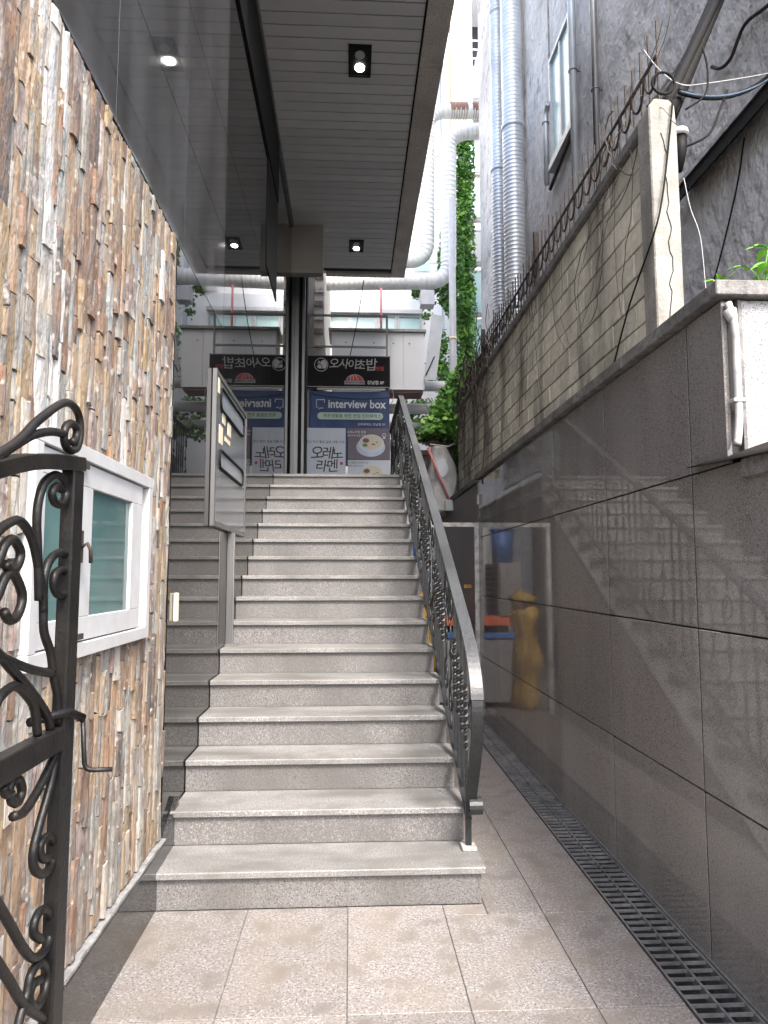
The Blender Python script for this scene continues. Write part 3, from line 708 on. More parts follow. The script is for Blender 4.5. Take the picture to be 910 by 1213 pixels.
while y < 8.85:
    pts = [(XF - .014, y + .075 * math.cos(R(180 + 180 * q / 10)), 3.99 + .13 * math.sin(R(180 + 180 * q / 10))) for q in range(11)]
    MB().tube(pts, .007, 5).build('loop', rusty_m, fe); y += .155
for yy in (5.35, 7.6): MB().box(XF - .02, XF + .02, yy - .02, yy + .02, 3.667, 4.25).build('fence_post', rusty_m, fe)

# dry vines over wall and fence
vm = MB(); random.seed(11)
def squiggle(p, d, n, st, jit):
    p = Vector(p); d = Vector(d); pts = [p.copy()]
    for _ in range(n):
        d = (d + Vector((random.uniform(-jit, jit) * .3, random.uniform(-jit, jit), random.uniform(-jit, jit)))).normalized(); p = p + d * st
        p.x = min(max(p.x, 1.375), 1.53); pts.append(p.copy())
    return pts
for _ in range(14): vm.tube(squiggle((1.39, random.uniform(3.15, 3.6), random.uniform(3.5, 3.9)), (0, random.uniform(-.5, .8), random.uniform(-1, .2)), random.randint(8, 26), .035, .45), random.uniform(.0015, .004), 4)
for _ in range(120): vm.tube(squiggle((random.uniform(1.39, 1.5), random.uniform(6.6, 9.0), random.uniform(3.5, 4.0)), (0, random.uniform(-1, 1), random.uniform(-1, .3)), random.randint(8, 26), .05, .5), random.uniform(.003, .006), 4)
for _ in range(18): vm.tube(squiggle((1.412, random.uniform(3.2, 5.5), 3.6), (0, random.uniform(-.1, .3), -1), random.randint(10, 24), .04, .25), random.uniform(.001, .0022), 4)
for _ in range(9): vm.tube(squiggle((1.49, random.uniform(3.2, 6), 3.7), (0, random.uniform(-.3, .6), 1), random.randint(6, 14), .03, .5), random.uniform(.0015, .003), 4)
o = vm.build('dry_vines', wood_m); tag(o, 'tangle of dry leafless vines clinging to the block wall and iron fence', 'vines', kind='stuff')

# ---- right building (stucco) with pipes
rb = thing('stucco_building', 'tall grey rough stucco building rising behind the block wall on the right', 'building', (5, 8, 0))
bx('wall', stucco_m, rb, 2.5, 9, 2.6, 12.8, 0, 14)
wi = thing('upper_window', 'white framed sliding window high on the grey stucco building', 'window', (2.48, 7.6, 6.5))
frame(7.18, 8.0, 6.5, 7.86, 2.44, 2.498, .06, 'frame', white_m, wi)
bx('mullion', white_m, wi, 2.45, 2.497, 7.56, 7.61, 6.561, 7.799)
for a, b_ in ((7.241, 7.559), (7.611, 7.939)): bx('pane', teal_m, wi, 2.475, 2.485, a, b_, 6.561, 7.799)
bx('sill', white_m, wi, 2.42, 2.498, 7.14, 8.04, 6.42, 6.497)
w2 = thing('small_vent_cover', 'small white vent box low on the stucco wall behind the iron fence', 'vent', (2.4, 7.3, 4.6))
MB().box(2.36, 2.498, 6.9, 7.35, 4.35, 4.72).build('box', gwhite_m, w2, bevel=.01)
for k in range(4): bx('slat', grsheet_m, w2, 2.350, 2.359, 6.93, 7.32, 4.40 + k * .075, 4.44 + k * .075)
def pipe(name, lab, pts, r, m, brk, grp=None, n=12, cat='pipe'):
    t = thing(name, lab, cat, pts[0], grp)
    MB().tube(roundpath(pts, .12) if len(pts) > 2 else pts, r, n).build('pipe', m, t)
    for (x, y, z) in brk:
        b = MB(); ring(b, (x, y, z), r + .006, .006, 'z'); b.tube([(x + r, y - .0, z), (2.5, y, z)], .006, 6); b.build('clamp', dsteel_m, t)
    return t
pipe('wall_pipe', 'pale blue-grey pipe running up the stucco wall just right of the white window', [(2.42, 7.02, 3.4), (2.42, 7.02, 16)], .042, galv_m, [(2.42, 7.02, 6.98), (2.42, 7.02, 4.6)])
pipe('wall_pipe', 'shiny steel pipe running up the stucco wall, second right of the window', [(2.43, 6.40, 3.4), (2.43, 6.40, 16)], .036, steel_m, [(2.43, 6.40, 6.3), (2.43, 6.40, 5.0)])
pipe('wall_pipe', 'short bent grey pipe on the stucco wall left of the window', [(2.42, 8.08, 6.3), (2.42, 8.08, 7.28), (2.42, 7.98, 7.28)], .035, galv_m, [(2.42, 8.08, 7.1)])
pipe('wall_pipe', 'rusty brown bar slanting down the stucco wall under the white window', [(2.45, 7.15, 6.40), (2.45, 8.05, 6.22)], .022, rusty_m, [])
pipe('wall_pipe', 'thin pale conduit on the stucco wall left of the window near the ducts', [(2.46, 8.0, 7.9), (2.46, 8.0, 14)], .012, gwhite_m, [])
def duct(lab, pts, r, m, pitch, amp, name='spiral_duct', rad=.3, n=22, grp=None, sleeve=None):
    t = thing(name, lab, 'duct', pts[0], grp)
    P, rs = ridged(roundpath(pts, rad, 14) if len(pts) > 2 else [Vector(p) for p in pts], r, pitch, amp)
    MB().tube(P, rs, n).build('duct_run', m, t); return t
d1 = duct('wider of the two tall shiny spiral ducts beside the grey stucco building', [(2.32, 9.35, 2.8), (2.32, 9.35, 16)], .155, galv_m, .06, .0035)
d2 = duct('narrower of the two tall shiny spiral ducts, left of the wider one', [(2.34, 10.4, 2.8), (2.34, 10.4, 16)], .118, galv_m, .06, .003)
for d, x, y, r in ((d1, 2.32, 9.35, .155), (d2, 2.34, 10.4, .118)):
    for z in (5.2, 7.9, 10.6, 13.2):
        b = MB(); b.tube([(x, y, z - .03), (x, y, z + .03)], [r + .012] * 2, 22); b.build('joint_band', galv_m, d)
pipe('wall_pipe', 'thin grey cable pipe between the two spiral ducts', [(2.46, 9.85, 3), (2.46, 9.85, 15)], .02, gwhite_m, [])
# wall bar, lamp, cables
wb = thing('wall_rail', 'dark steel angle bar fixed along the stucco wall above the cables at right', 'steel bar', (2.4, 3.9, 4.3))
bx('flange', dsteel_m, wb, 2.40, 2.499, 2.9, 4.78, 4.31, 4.33); bx('web', black_m, wb, 2.395, 2.41, 2.9, 4.78, 4.20, 4.309)
bx('drip_edge', gwhite_m, wb, 2.385, 2.394, 2.9, 4.78, 4.30, 4.335)
fl = thing('insulator', 'small white capped black cable insulator on the side of the concrete post', 'insulator', (1.6, 3.15, 3.5))
MB().tube([(1.60, 3.13, 3.60), (1.60, 3.13, 3.63)], [.045, .038], 14).build('cap', gwhite_m, fl)
MB().tube([(1.59, 3.13, 3.42), (1.60, 3.13, 3.52), (1.60, 3.13, 3.598)], [.016, .03, .034], 12).build('body', black_m, fl)
bx('arm', dsteel_m, fl, 1.53, 1.59, 3.12, 3.14, 3.61, 3.625)
def sag(a, b, s, n=14):
    a, b = Vector(a), Vector(b); return [a.lerp(b, t / n) - Vector((0, 0, s * 4 * (t / n) * (1 - t / n))) for t in range(n + 1)]
cb = thing('overhead_cable', 'thick black bundle of cables rising steeply from the concrete post to the stucco wall', 'cables', (1.5, 3.1, 3.7))
random.seed(3)
m = MB()
for k in range(7):
    o = [random.uniform(-.028, .028) for _ in range(3)]
    m.tube(sag((1.54 + o[0], 3.14 + o[1], 3.70 + o[2] * .5), (2.47 + o[2] * .4, 3.95 + o[0], 5.50 + o[1] * 2), random.uniform(-.03, .05)), random.uniform(.022, .032), 8)
m.build('bundle', cable_m, cb)
m = MB(); 
for k in range(3): m.tube(sag((1.44, 3.12, 3.74), (2.3, 3.85, 5.15), .06 + .05 * k), .006, 6)
m.build('loose_strand', cable_m, cb)
m = MB(); ring(m, (1.475, 3.02, 3.79), .055, .006, 'y', 22); m.build('coil', cable_m, cb)
m = MB(); m.tube(catmull([(1.62, 3.1, 3.72), (1.72, 3.1, 3.8), (1.75, 3.12, 3.95), (1.74, 3.14, 4.08)], 5), .005, 6); m.build('loop_strand', cable_m, cb)
c2 = thing('overhead_cable', 'grey and blue twisted cables sagging level from the post to the right edge', 'cables', (1.6, 3.1, 3.8))
m = MB()
for k in range(3): m.tube(sag((1.60, 3.12, 3.82 + .008 * k), (2.46, 3.5, 4.36 + .02 * k), .12 + .01 * k), .008, 6)
m.build('strand', cable_m, c2)
m = MB(); m.tube(sag((1.60, 3.10, 3.81), (2.47, 3.45, 4.34), .115), .006, 6); m.build('blue_strand', mat('blue_cable', [(.04, .07, .11), (.07, .11, .16)], 20, .6), c2)
m = MB(); m.tube(sag((1.40, 3.05, 3.98), (1.66, 3.12, 3.86), .05) + sag((1.66, 3.12, 3.86), (2.47, 3.4, 4.22), .01), .003, 5); m.build('white_wire', gcable_m, c2)
c3 = tag(MB().tube(catmull([(1.50, 2.985, 3.68), (1.47, 2.985, 3.45), (1.43, 2.98, 3.2), (1.385, 2.985, 3.02), (1.375, 3.25, 2.80), (1.38, 3.5, 2.56)], 8), .0045, 6).build('hanging_wire', cable_m), 'thin black wire hanging down the concrete post across the block wall', 'wire')
c4 = tag(MB().tube(catmull([(1.62, 3.14, 3.55), (1.75, 3.14, 3.62), (1.85, 3.2, 3.80), (1.95, 3.3, 3.98)], 8), .006, 6).build('drooping_cable', cable_m), 'short black cable curving from the insulator up to the level cables', 'wire')
c5 = tag(MB().tube(catmull([(2.46, 4.0, 4.2), (2.47, 4.15, 3.9), (2.47, 4.5, 3.4), (2.47, 5.0, 2.9), (2.47, 5.3, 2.6)], 8), .006, 6).build('wall_wire', cable_m), 'thin dark wire looping down the stucco wall below the steel bar', 'wire')
c6 = tag(MB().tube(catmull([(2.47, 4.35, 4.95), (2.47, 4.25, 4.86), (2.47, 4.12, 4.83), (2.47, 3.95, 4.92), (2.47, 3.7, 4.84), (2.47, 3.3, 4.75)], 8), .012, 6).build('wall_cable', rusty_m), 'brown cable bending across the grey stucco near the top right corner', 'cable')
c7 = tag(MB().tube(catmull([(1.54, 2.99, 3.3), (1.56, 2.98, 3.15), (1.59, 2.96, 3.0), (1.60, 2.95, 2.75), (1.61, 2.95, 2.58)], 8), .002, 5).build('pale_string', gcable_m), 'thin pale string dangling beside the concrete post', 'string')

# ---- signs on the landing
SY = 9.98
bs = thing('restaurant_sign', 'long black sign with Korean lettering and a red sushi emblem above the blue banner', 'sign', (-.05, SY, 4.45))
MB().box(-.672, .572, SY, SY + .09, 4.225, 4.69).build('sign_box', signblk_m, bs, bevel=.004)
frame_m = MB(); frame_m.box(-.678, .578, SY - .006, SY - .001, 4.685, 4.696); frame_m.box(-.678, .578, SY - .006, SY - .001, 4.219, 4.230); frame_m.build('trim', dsteel_m, bs)
m = MB(); ring(m, (-.44, SY - .003, 4.555), .098, .005, 'y', 26); m.build('emblem', silver_m, bs)
m = MB(); random.seed(4)
disc(m, -.405, SY - .004, 4.56, .052, .066, 20); disc(m, -.455, SY - .0055, 4.525, .045, .03, 14, th=.001); disc(m, -.475, SY - .004, 4.585, .018, .026, 12); m.build('emblem_figure', silver_m, bs)
m = MB(); m.tube([(-.50, SY - .006, 4.60), (-.45, SY - .006, 4.56), (-.42, SY - .006, 4.50)], .006, 5); m.build('emblem_line', signblk_m, bs)
for ch, xx, zz, sc, rz in (('오', -.255, 4.565, .17, .05), ('사', -.115, 4.565, .165, -.06), ('이', .015, 4.555, .16, .03), ('초', .13, 4.55, .175, -.04), ('밥', .29, 4.55, .20, .05)):
    text('lettering', ch, sc, silver_m, bs, xx, SY - .004, zz, bold=.0005, rz=rz, shear=.12)
text('lettering', '맛집', .07, red_m, bs, .425, SY - .004, 4.50, bold=.001)
m = MB(); disc(m, .055, SY - .003, 4.31, .125, .095, 20, a0=R(8), a1=R(172)); m.build('sushi_emblem', red_m, bs)
m = MB()
for dx in (-.07, -.015, .05): m.tube([(.055 + dx, SY - .005, 4.318), (.055 + dx * .5 - .02, SY - .005, 4.40)], .006, 4)
m.tube([(-.075 + .003, SY - .005, 4.325)] + [(.055 + .128 * math.cos(R(a)), SY - .005, 4.31 + .10 * math.sin(R(a))) for a in range(170, 9, -16)], .005, 4); m.build('emblem_stripe', silver_m, bs)
m = MB(); m.box(-.10, .205, SY - .005, SY - .001, 4.265, 4.318); m.build('emblem_band', silver_m, bs, bevel=.001)
text('lettering', 'OHSAICHOBAB', .047, signblk_m, bs, .052, SY - .0075, 4.291, bold=.0008)
text('lettering', '강남점 8F', .062, letter_m, bs, .36, SY - .004, 4.29, bold=.0012)
tube_ = tag(MB().box(-.50, .50, SY + .02, SY + .06, 4.185, 4.215).build('white_batten', white_m, at=(0, SY, 4.2)), 'white batten in the gap between black sign and blue banner', 'batten')
# steel frame above
sf = thing('sign_frame', 'bare square-tube steel frame standing above and behind the black sign', 'frame', (0, SY + .13, 2.6))
for xx in (-.655, .52): bx('leg', dsteel_m, sf, xx, xx + .03, SY + .12, SY + .15, 2.45, 5.37)
for zz in (5.34, 4.86): bx('crossbar', dsteel_m, sf, -.6245, .5195, SY + .122, SY + .148, zz, zz + .028)
# banner
bb = thing('blue_banner', 'navy fabric banner reading interview box, hung under the black sign', 'banner', (0, SY + .02, 3.6))
m = MB(); vs = []; nx, nz = 28, 10
for j in range(nz + 1):
    for i in range(nx + 1):
        u, v = i / nx, j / nz; vs.append((-.60 + 1.165 * u, SY + .02 + .006 * math.sin(u * 21 + v * 5) * (1 - abs(v - .5)) + .004 * math.sin(v * 13), 3.05 + 1.12 * v - .012 * math.sin(u * math.pi) * v))
n = len(vs); vs += [(a, b_ + .004, c_) for a, b_, c_ in vs]; fs = []
for j in range(nz):
    for i in range(nx):
        a = j * (nx + 1) + i; fs.append((a, a + 1, a + nx + 2, a + nx + 1)); fs.append((n + a, n + a + nx + 1, n + a + nx + 2, n + a + 1))
for i in range(nx): fs.append((i, n + i, n + i + 1, i + 1)); a = nz * (nx + 1) + i; fs.append((a, a + 1, n + a + 1, n + a))
for j in range(nz): a = j * (nx + 1); fs.append((a, a + nx + 1, n + a + nx + 1, n + a)); a += nx; fs.append((a, n + a, n + a + nx + 1, a + nx + 1))
m.add(vs, fs, 0, True); m.build('fabric', navy_m, bb)
BY = SY + .006
text('lettering', 'interview box', .175, letter_m, bb, .085, BY, 3.965, bold=.0035, sx=.86, spacing=1.0)
m = MB(); m.tube([(-.39, BY, 3.985), (-.39, BY, 4.03), (-.505, BY, 4.03), (-.505, BY, 3.91), (-.475, BY, 3.91), (-.465, BY, 3.885), (-.445, BY, 3.905), (-.405, BY, 3.905)], .007, 5); m.build('speech_mark', letter_m, bb)
m = MB(); L0, L1, zc, rr = -.44, .42, 3.79, .052
m.prism([(L1 + rr * math.cos(R(a)), zc + rr * math.sin(R(a))) for a in range(-90, 91, 18)] + [(L0 + rr * math.cos(R(a)), zc + rr * math.sin(R(a))) for a in range(90, 271, 18)], 'y', BY - .001, BY + .004); m.build('pill_print', mint_m, bb)
text('lettering', '취준생들을 위한 면접 인터뷰박스', .062, ink_m, bb, .02, BY - .003, 3.79)
text('lettering', '인터뷰박스 강남점 7F', .045, letter_m, bb, .30, BY, 3.665)
m = MB(); m.tube(catmull([(-.60, BY + .004, 4.12), (-.35, BY + .002, 4.08), (0, BY, 4.05), (.35, BY + .002, 4.055), (.56, BY + .004, 4.08)], 6), .004, 5); m.build('tie_string', cable_m, bb)
lead_ = tag(MB().tube(catmull([(.55, SY, 4.20), (.60, SY, 4.19), (.625, SY, 4.12), (.615, SY, 4.02), (.58, SY, 3.98)], 6), .007, 6).build('white_lead', gwhite_m, at=(.6, SY, 4.1)), 'white cable looping at the right corner between sign and banner', 'cable')
# posters
pa = thing('ramen_poster', 'pale poster board with large black Korean brush lettering, left under the banner', 'poster', (-.38, SY - .05, 2.6))
MB().box(-.69, -.075, SY - .04, SY - .005, 2.46, 3.60).build('board', pale_m, pa, bevel=.003)
for ch, xx, zz, sc, rz in (('오', -.49, 3.22, .22, .08), ('레', -.335, 3.22, .20, -.06), ('노', -.195, 3.21, .19, .07), ('라', -.43, 3.03, .19, -.05), ('멘', -.27, 3.03, .20, .06)):
    text('lettering', ch, sc, ink_m, pa, xx, SY - .043, zz, bold=.0015, rz=rz, shear=.1)
text('lettering', '혼자 먹기 좋은 일본 라멘 가게', .045, ink_m, pa, -.37, SY - .043, 3.39)
m = MB(); disc(m, -.135, SY - .043, 3.08, .024, .024); m.build('red_seal', red_m, pa)
pb = thing('noodle_poster', 'plum and white poster board showing bowls of noodle soup, right under the banner', 'poster', (.25, SY - .05, 2.6))
MB().box(-.045, .572, SY - .04, SY - .005, 3.135, 3.60).build('upper_board', purple_m, pb, bevel=.003)
MB().box(-.045, .572, SY - .04, SY - .005, 2.46, 3.132).build('lower_board', pale_m, pb, bevel=.003)
def bowl(x, z, r):
    e = SY - .0415
    m = MB(); disc(m, x, e, z - .05 * r / .2, r * 1.05, r * .72); m.build('saucer_print', bowl_m, pb)
    m = MB(); disc(m, x + .01, e - .001, z, r * .92, r * .68); m.build('bowl_print', pale_m, pb)
    m = MB(); disc(m, x + .01, e - .002, z + .02 * r / .2, r * .80, r * .52); m.build('soup_print', soup_m, pb)
    m = MB(); disc(m, x - r * .35, e - .003, z + r * .22, r * .24, r * .17, 14); disc(m, x + r * .2, e - .003, z - r * .05, r * .13, r * .06, 10); m.build('meat_print', meat_m, pb)
    m = MB(); disc(m, x - r * .42, e - .0035, z - r * .12, r * .2, r * .13, 10); disc(m, x + r * .45, e - .0035, z + r * .1, r * .1, r * .05, 9); m.build('herb_print', herb_m, pb)
bowl(.29, 3.375, .20); bowl(.30, 2.93, .19)
text('lettering', '오레노라멘 본점', .042, letter_m, pb, .08, SY - .043, 3.54); text('lettering', '닭육수로 만든 라멘', .034, letter_m, pb, .08, SY - .043, 3.49)
text('lettering', '진한 국물의 토리파이탄', .034, ink_m, pb, .09, SY - .043, 3.09); text('lettering', '쫄깃한 생면과 차슈', .03, ink_m, pb, .06, SY - .043, 3.045)
m = MB(); ring(m, (.485, SY - .043, 3.50), .024, .004, 'y', 16); m.box(.468, .502, SY - .044, SY - .041, 3.45, 3.466); m.build('mark', letter_m, pb)

SG = 1.162      # the signs stand at the back of the landing, full size
for o, p in ((bs, (-.058, 11.6, 4.934)), (sf, (0, 11.751, 2.785)), (bb, (0, 11.623, 3.947)), (pa, (-.442, 11.542, 2.785)), (pb, (.29, 11.542, 2.785)), (tube_, (0, 11.6, 4.644)), (lead_, (.697, 11.6, 4.528))):
    o.location = p; o.scale = (SG, SG, SG)
# ---- far end of the alley
fb = thing('far_building', 'pale white building closing the far end of the alley with a band of teal windows', 'building', (-1, 17, 0))
bx('wall', fwall_m, fb, -9, 2.24, 16.5, 24, 0, 18.5)
bx('grey_band', fgrey_m, fb, -.9, 1.7, 16.44, 16.497, 7.92, 8.30)
bx('ledge', white_m, fb, -.9, 1.75, 16.30, 16.497, 7.83, 7.918)
for a, b_ in ((-.62, -.02), (-.02, .62), (.62, 1.12), (1.12, 1.72)):
    wf = frame(a + .004, b_ - .004, 7.30, 7.825, 0, 1, .05, 'x', white_m, None) if 0 else None
    m = MB(); f = .055; z0, z1 = 7.27, 7.825; x0, x1 = a + .003, b_ - .003
    m.box(x0, x1, 16.40, 16.49, z0, z0 + f); m.box(x0, x1, 16.40, 16.49, z1 - f, z1); m.box(x0, x0 + f, 16.40, 16.49, z0 + f + .001, z1 - f - .001); m.box(x1 - f, x1, 16.40, 16.49, z0 + f + .001, z1 - f - .001)
    wf = m.build('window', white_m, fb)
    bx('pane', teal_m, wf, x0 + f, x1 - f, 16.45, 16.47, z0 + f, z1 - f)
for z in (9.2, 10.6, 12, 13.4, 14.8, 16.2): bx('panel_joint', fgrey_m, fb, -.9, 2.2, 16.488, 16.499, z, z + .025)
for x in (-.4, .5, 1.4, 2.05): bx('panel_joint', fgrey_m, fb, x, x + .02, 16.486, 16.499, 8.4, 20)
m = MB(); m.box(1.55, 1.95, 16.42, 16.49, 8.9, 9.9); wf = m.build('window', white_m, fb); bx('pane', teal_m, wf, 1.6, 1.9, 16.41, 16.419, 8.95, 9.85)
m = MB(); m.box(1.55, 1.95, 16.42, 16.49, 8.1 + .25, 8.8); wf = m.build('window', mat('pink_frame', [(.6, .42, .38), (.66, .48, .44)], 4, .6), fb); bx('pane', teal_m, wf, 1.6, 1.9, 16.41, 16.419, 8.4, 8.75)
tw = thing('white_tower', 'tall white panelled pier with a cream stripe at the far end of the alley', 'pier', (2.6, 16, 0))
for k in range(10): bx('panel', fwall_m, tw, 2.53, 2.965, 15.95, 16.6, k * 2.2, k * 2.2 + 2.18)
bx('cream_stripe', cream_m, tw, 2.44, 2.527, 15.97, 16.6, 0, 22); bx('edge_panel', fwall_m, tw, 2.26, 2.40, 16.0, 16.6, 0, 22); bx('core', fgrey_m, tw, 2.25, 2.96, 16.1, 16.62, 0, 22)
tb2 = thing('teal_building', 'teal windowed building edge beyond the ivy at the far right of the alley', 'building', (4, 17, 0))
bx('wall', fgrey_m, tb2, 2.97, 8, 17.6, 22, 0, 13.9)
bx('front_wall', fwall_m, tb2, 2.70, 3.6, 15.72, 15.9, 0, 6.3)
for k, (z0, z1) in enumerate(((6.35, 7.5), (7.6, 8.7), (8.85, 9.7), (9.95, 10.9), (11.1, 11.9))):
    m = MB(); m.box(2.68, 3.6, 15.75, 15.9, z0, z1); f = m.build('window', gwhite_m, tb2); bx('pane', teal_m if k % 3 != 2 else fgrey_m, f, 2.72, 3.55, 15.735, 15.749, z0 + .06, z1 - .06)
bx('slab', fwall_m, tb2, 2.97, 4.6, 16.7, 18, 13.78, 14.32); bx('slab', fwall_m, tb2, 2.97, 4.6, 16.7, 18, 16.75, 17.2)
bx('recess', fdark_m, tb2, 2.98, 5, 17.9, 18.2, 12.5, 22)
for k in range(9): bx('stair_step', fwall_m, tb2, 3.10 + k * .075, 3.30 + k * .085, 16.95 + .05 * k, 17.2 + .05 * k, 14.42 + k * .27, 14.55 + k * .27)
for z in (14.6, 14.85, 15.1, 15.35): bx('balcony_rail', grsheet_m, tb2, 2.98, 4.4, 16.72, 16.74, z, z + .03)

wbx = thing('white_cabinet', 'big white sheet metal cabinet hanging behind the signs at the end of the alley', 'cabinet', (.5, 12.5, 4.9))
for a, b_ in ((-.36, .20), (.20, .72), (.72, .97), (.97, 1.365)): bx('sheet', plwhite_m, wbx, a + .003, b_ - .003, 12.5, 12.53, 4.885, 5.965)
bx('body', plwhite_m, wbx, -.36, 1.36, 12.531, 13.2, 4.89, 5.96)
MB().box(-.42, 1.39, 12.44, 13.25, 5.968, 6.02).build('flashing', dsteel_m, wbx, bevel=.003)
for xx in (-.1, .42, .78, 1.08): MB().tube([(xx, 12.499, 5.76), (xx, 12.485, 5.76)], .013, 8).build('bolt', dsteel_m, wbx)
bx('bottom_rail', roof_m, wbx, .55, 1.33, 12.55, 13.0, 4.84, 4.884)
duct('aged white duct rising then bending right at the far end, nearer of the pair', [(-2.4, 13.5, 7.27), (1.97, 13.5, 7.42), (1.99, 13.5, 10.62), (3.9, 13.5, 10.75)], .158, agedduct_m, .10, .006, 'bent_duct', .42)
dd = duct('aged white duct with rusty sleeve at its upper bend, farther of the pair', [(-2.4, 14.1, 8.10), (1.60, 14.1, 8.12), (1.62, 14.1, 11.50), (4.0, 14.1, 11.55)], .155, agedduct_m, .10, .006, 'bent_duct', .42)
P, rs = ridged([Vector((2.12, 14.1, 11.53)), Vector((2.50, 14.1, 11.54))], .165, .05, .022); MB().tube(P, rs, 18).build('rust_sleeve', rustduct_m, dd)
P, rs = ridged([Vector((2.60, 14.1, 11.54)), Vector((2.95, 14.1, 11.55))], .165, .05, .022); MB().tube(P, rs, 18).build('rust_sleeve', rustduct_m, dd)
pw = thing('white_pole', 'straight white pole standing left of the ivy column', 'pole', (1.97, 13, 0)); MB().tube([(1.97, 13, 0), (1.97, 13, 8.9)], .068, 14).build('shaft', white_m, pw)
MB().tube([(1.97, 13, 6.02), (1.97, 13, 6.07)], .074, 14).build('band', cream_m, pw)
for k, (z, r, x0) in enumerate(((5.09, .10, .9), (4.69, .10, .5), (4.40, .075, .5))):
    m = MB().tube([(x0, 13 + .2 * k, z), (3.2, 13 + .2 * k, z + .02)], r, 14); o = m.build('level_pipe', agedduct_m)
    tag(o, ['top one of the level white pipes behind the railing top', 'middle one of the level white pipes behind the railing top', 'thin lowest one of the level pipes behind the railing top'][k], 'pipe', 'level pipes under the white cabinet')
# leaning grey sheet
ls = thing('leaning_sheet', 'grey metal sheet leaning at a slant right of the white cabinet', 'metal sheet', (1.5, 12.3, 5))
MB().prism([(1.48, 6.26), (1.71, 6.22), (1.55, 5.02), (1.33, 5.02)], 'y', 12.3, 12.34).build('sheet', grsheet_m, ls)
for a in ((1.36, 5.1, 1.52, 5.45),): MB().tube([(a[0], 12.28, a[1]), (a[2], 12.28, a[3])], .012, 6).build('brace', rusty_m, ls)
tag(MB().box(1.35, 1.62, 13.0, 13.25, 6.72, 7.02).build('duct_stub', grsheet_m, bevel=.01), 'square grey duct stub just below the bend of the white ducts', 'duct box')
tag(MB().tube([(.585, 13.2, 6.0), (.585, 13.2, 7.12)], .022, 8).build('pink_pipe', pink_m), 'thin pink vertical pipe in front of the far window band', 'pipe')
tag(MB().tube([(.22, 12, 6.75), (.17, 12, 6.4), (.09, 12, 5.9), (-.03, 12, 5.3)], .008, 5).build('slanting_wire', cable_m), 'thin wire slanting down in front of the far window band', 'wire')
# red roofed shed, bag
sh = thing('shed', 'little lean-to shed with a reddish corrugated roof beside the ivy', 'shed', (1.25, 10, 2.5))
m = MB()
n = 12; vs = []
for j in (0, 1):
    for i in range(n * 2 + 1):
        u = i / (n * 2); vs.append((.90 + .66 * u, 9.75 + j * .9, 3.50 - .22 * u + (.02 if i % 2 else 0) + j * .08))
q = n * 2 + 1; k0 = len(vs); vs += [(a, b_, c_ - .008) for a, b_, c_ in vs]
fs = [(i, i + 1, q + i + 1, q + i) for i in range(n * 2)] + [(k0 + i, k0 + q + i, k0 + q + i + 1, k0 + i + 1) for i in range(n * 2)] + [(i, k0 + i, k0 + i + 1, i + 1) for i in range(n * 2)] + [(q + i, q + i + 1, k0 + q + i + 1, k0 + q + i) for i in range(n * 2)]
m.add(vs, fs); m.build('roof', roof_m, sh)
bx('fascia', roof_m, sh, .92, 1.54, 9.77, 9.79, 3.19, 3.255)
for xx in (.93, 1.10, 1.27, 1.44): bx('batten', roof_m, sh, xx, xx + .035, 9.80, 9.83, 2.5, 3.26)
for zz in (2.66, 2.82, 2.98, 3.14): bx('slat', roof_m, sh, .92, 1.50, 9.832, 9.85, zz, zz + .07)
bx('back_wall', beige_m, sh, .9, 1.55, 9.9, 10.6, 2.3, 3.25)
hb = thing('plastic_bag', 'large cloudy plastic bag hanging below the reddish shed roof', 'bag', (1.24, 9.4, 3.25))
m = MB(); vs = []; n = 22; hs = 18
for i in range(hs + 1):
    t = i / hs; z = 3.24 - .93 * t; cx = 1.22 + .06 * math.sin(t * 3); w_ = .19 * (.55 + .5 * math.sin(t * math.pi * .9)) * (1 if t < .85 else (1 - t) / .15 * .7 + .3)
    for j in range(n):
        a = 2 * math.pi * j / n; q = 1 + .12 * math.sin(5 * a + 9 * t) + .07 * math.sin(11 * a - 14 * t)
        vs.append((cx + w_ * q * math.cos(a), 9.45 + .09 * q * math.sin(a), z))
fs = [(i * n + j, i * n + (j + 1) % n, (i + 1) * n + (j + 1) % n, (i + 1) * n + j) for i in range(hs) for j in range(n)] + [tuple(range(n)), tuple(hs * n + j for j in range(n))]
m.add(vs, fs, 0, True); m.build('bag_body', bag_m, hb)
m = MB(); disc(m, 1.24, 9.335, 2.93, .09, .13, 16, th=.012); m.build('patch', grsheet_m, hb)
m = MB(); m.tube([(1.08, 9.3, 3.25), (1.33, 9.3, 3.22), (1.42, 9.32, 3.27)], .012, 6); m.build('bag_tie', bag_m, hb)
tag(MB().tube([(1.05, 9.28, 3.20), (1.34, 9.28, 2.46)], .018, 8).build('slanting_pipe', pink_m), 'pinkish red pipe slanting down in front of the plastic bag', 'pipe')
jb = thing('socket_box', 'small white socket box at the lower end of the slanting red pipe', 'socket box', (1.3, 9.25, 2.38))
MB().box(1.27, 1.38, 9.2, 9.27, 2.33, 2.48).build('box', white_m, jb, bevel=.006); MB().box(1.18, 1.265, 9.21, 9.25, 2.33, 2.38).build('nozzle', gwhite_m, jb, bevel=.006)

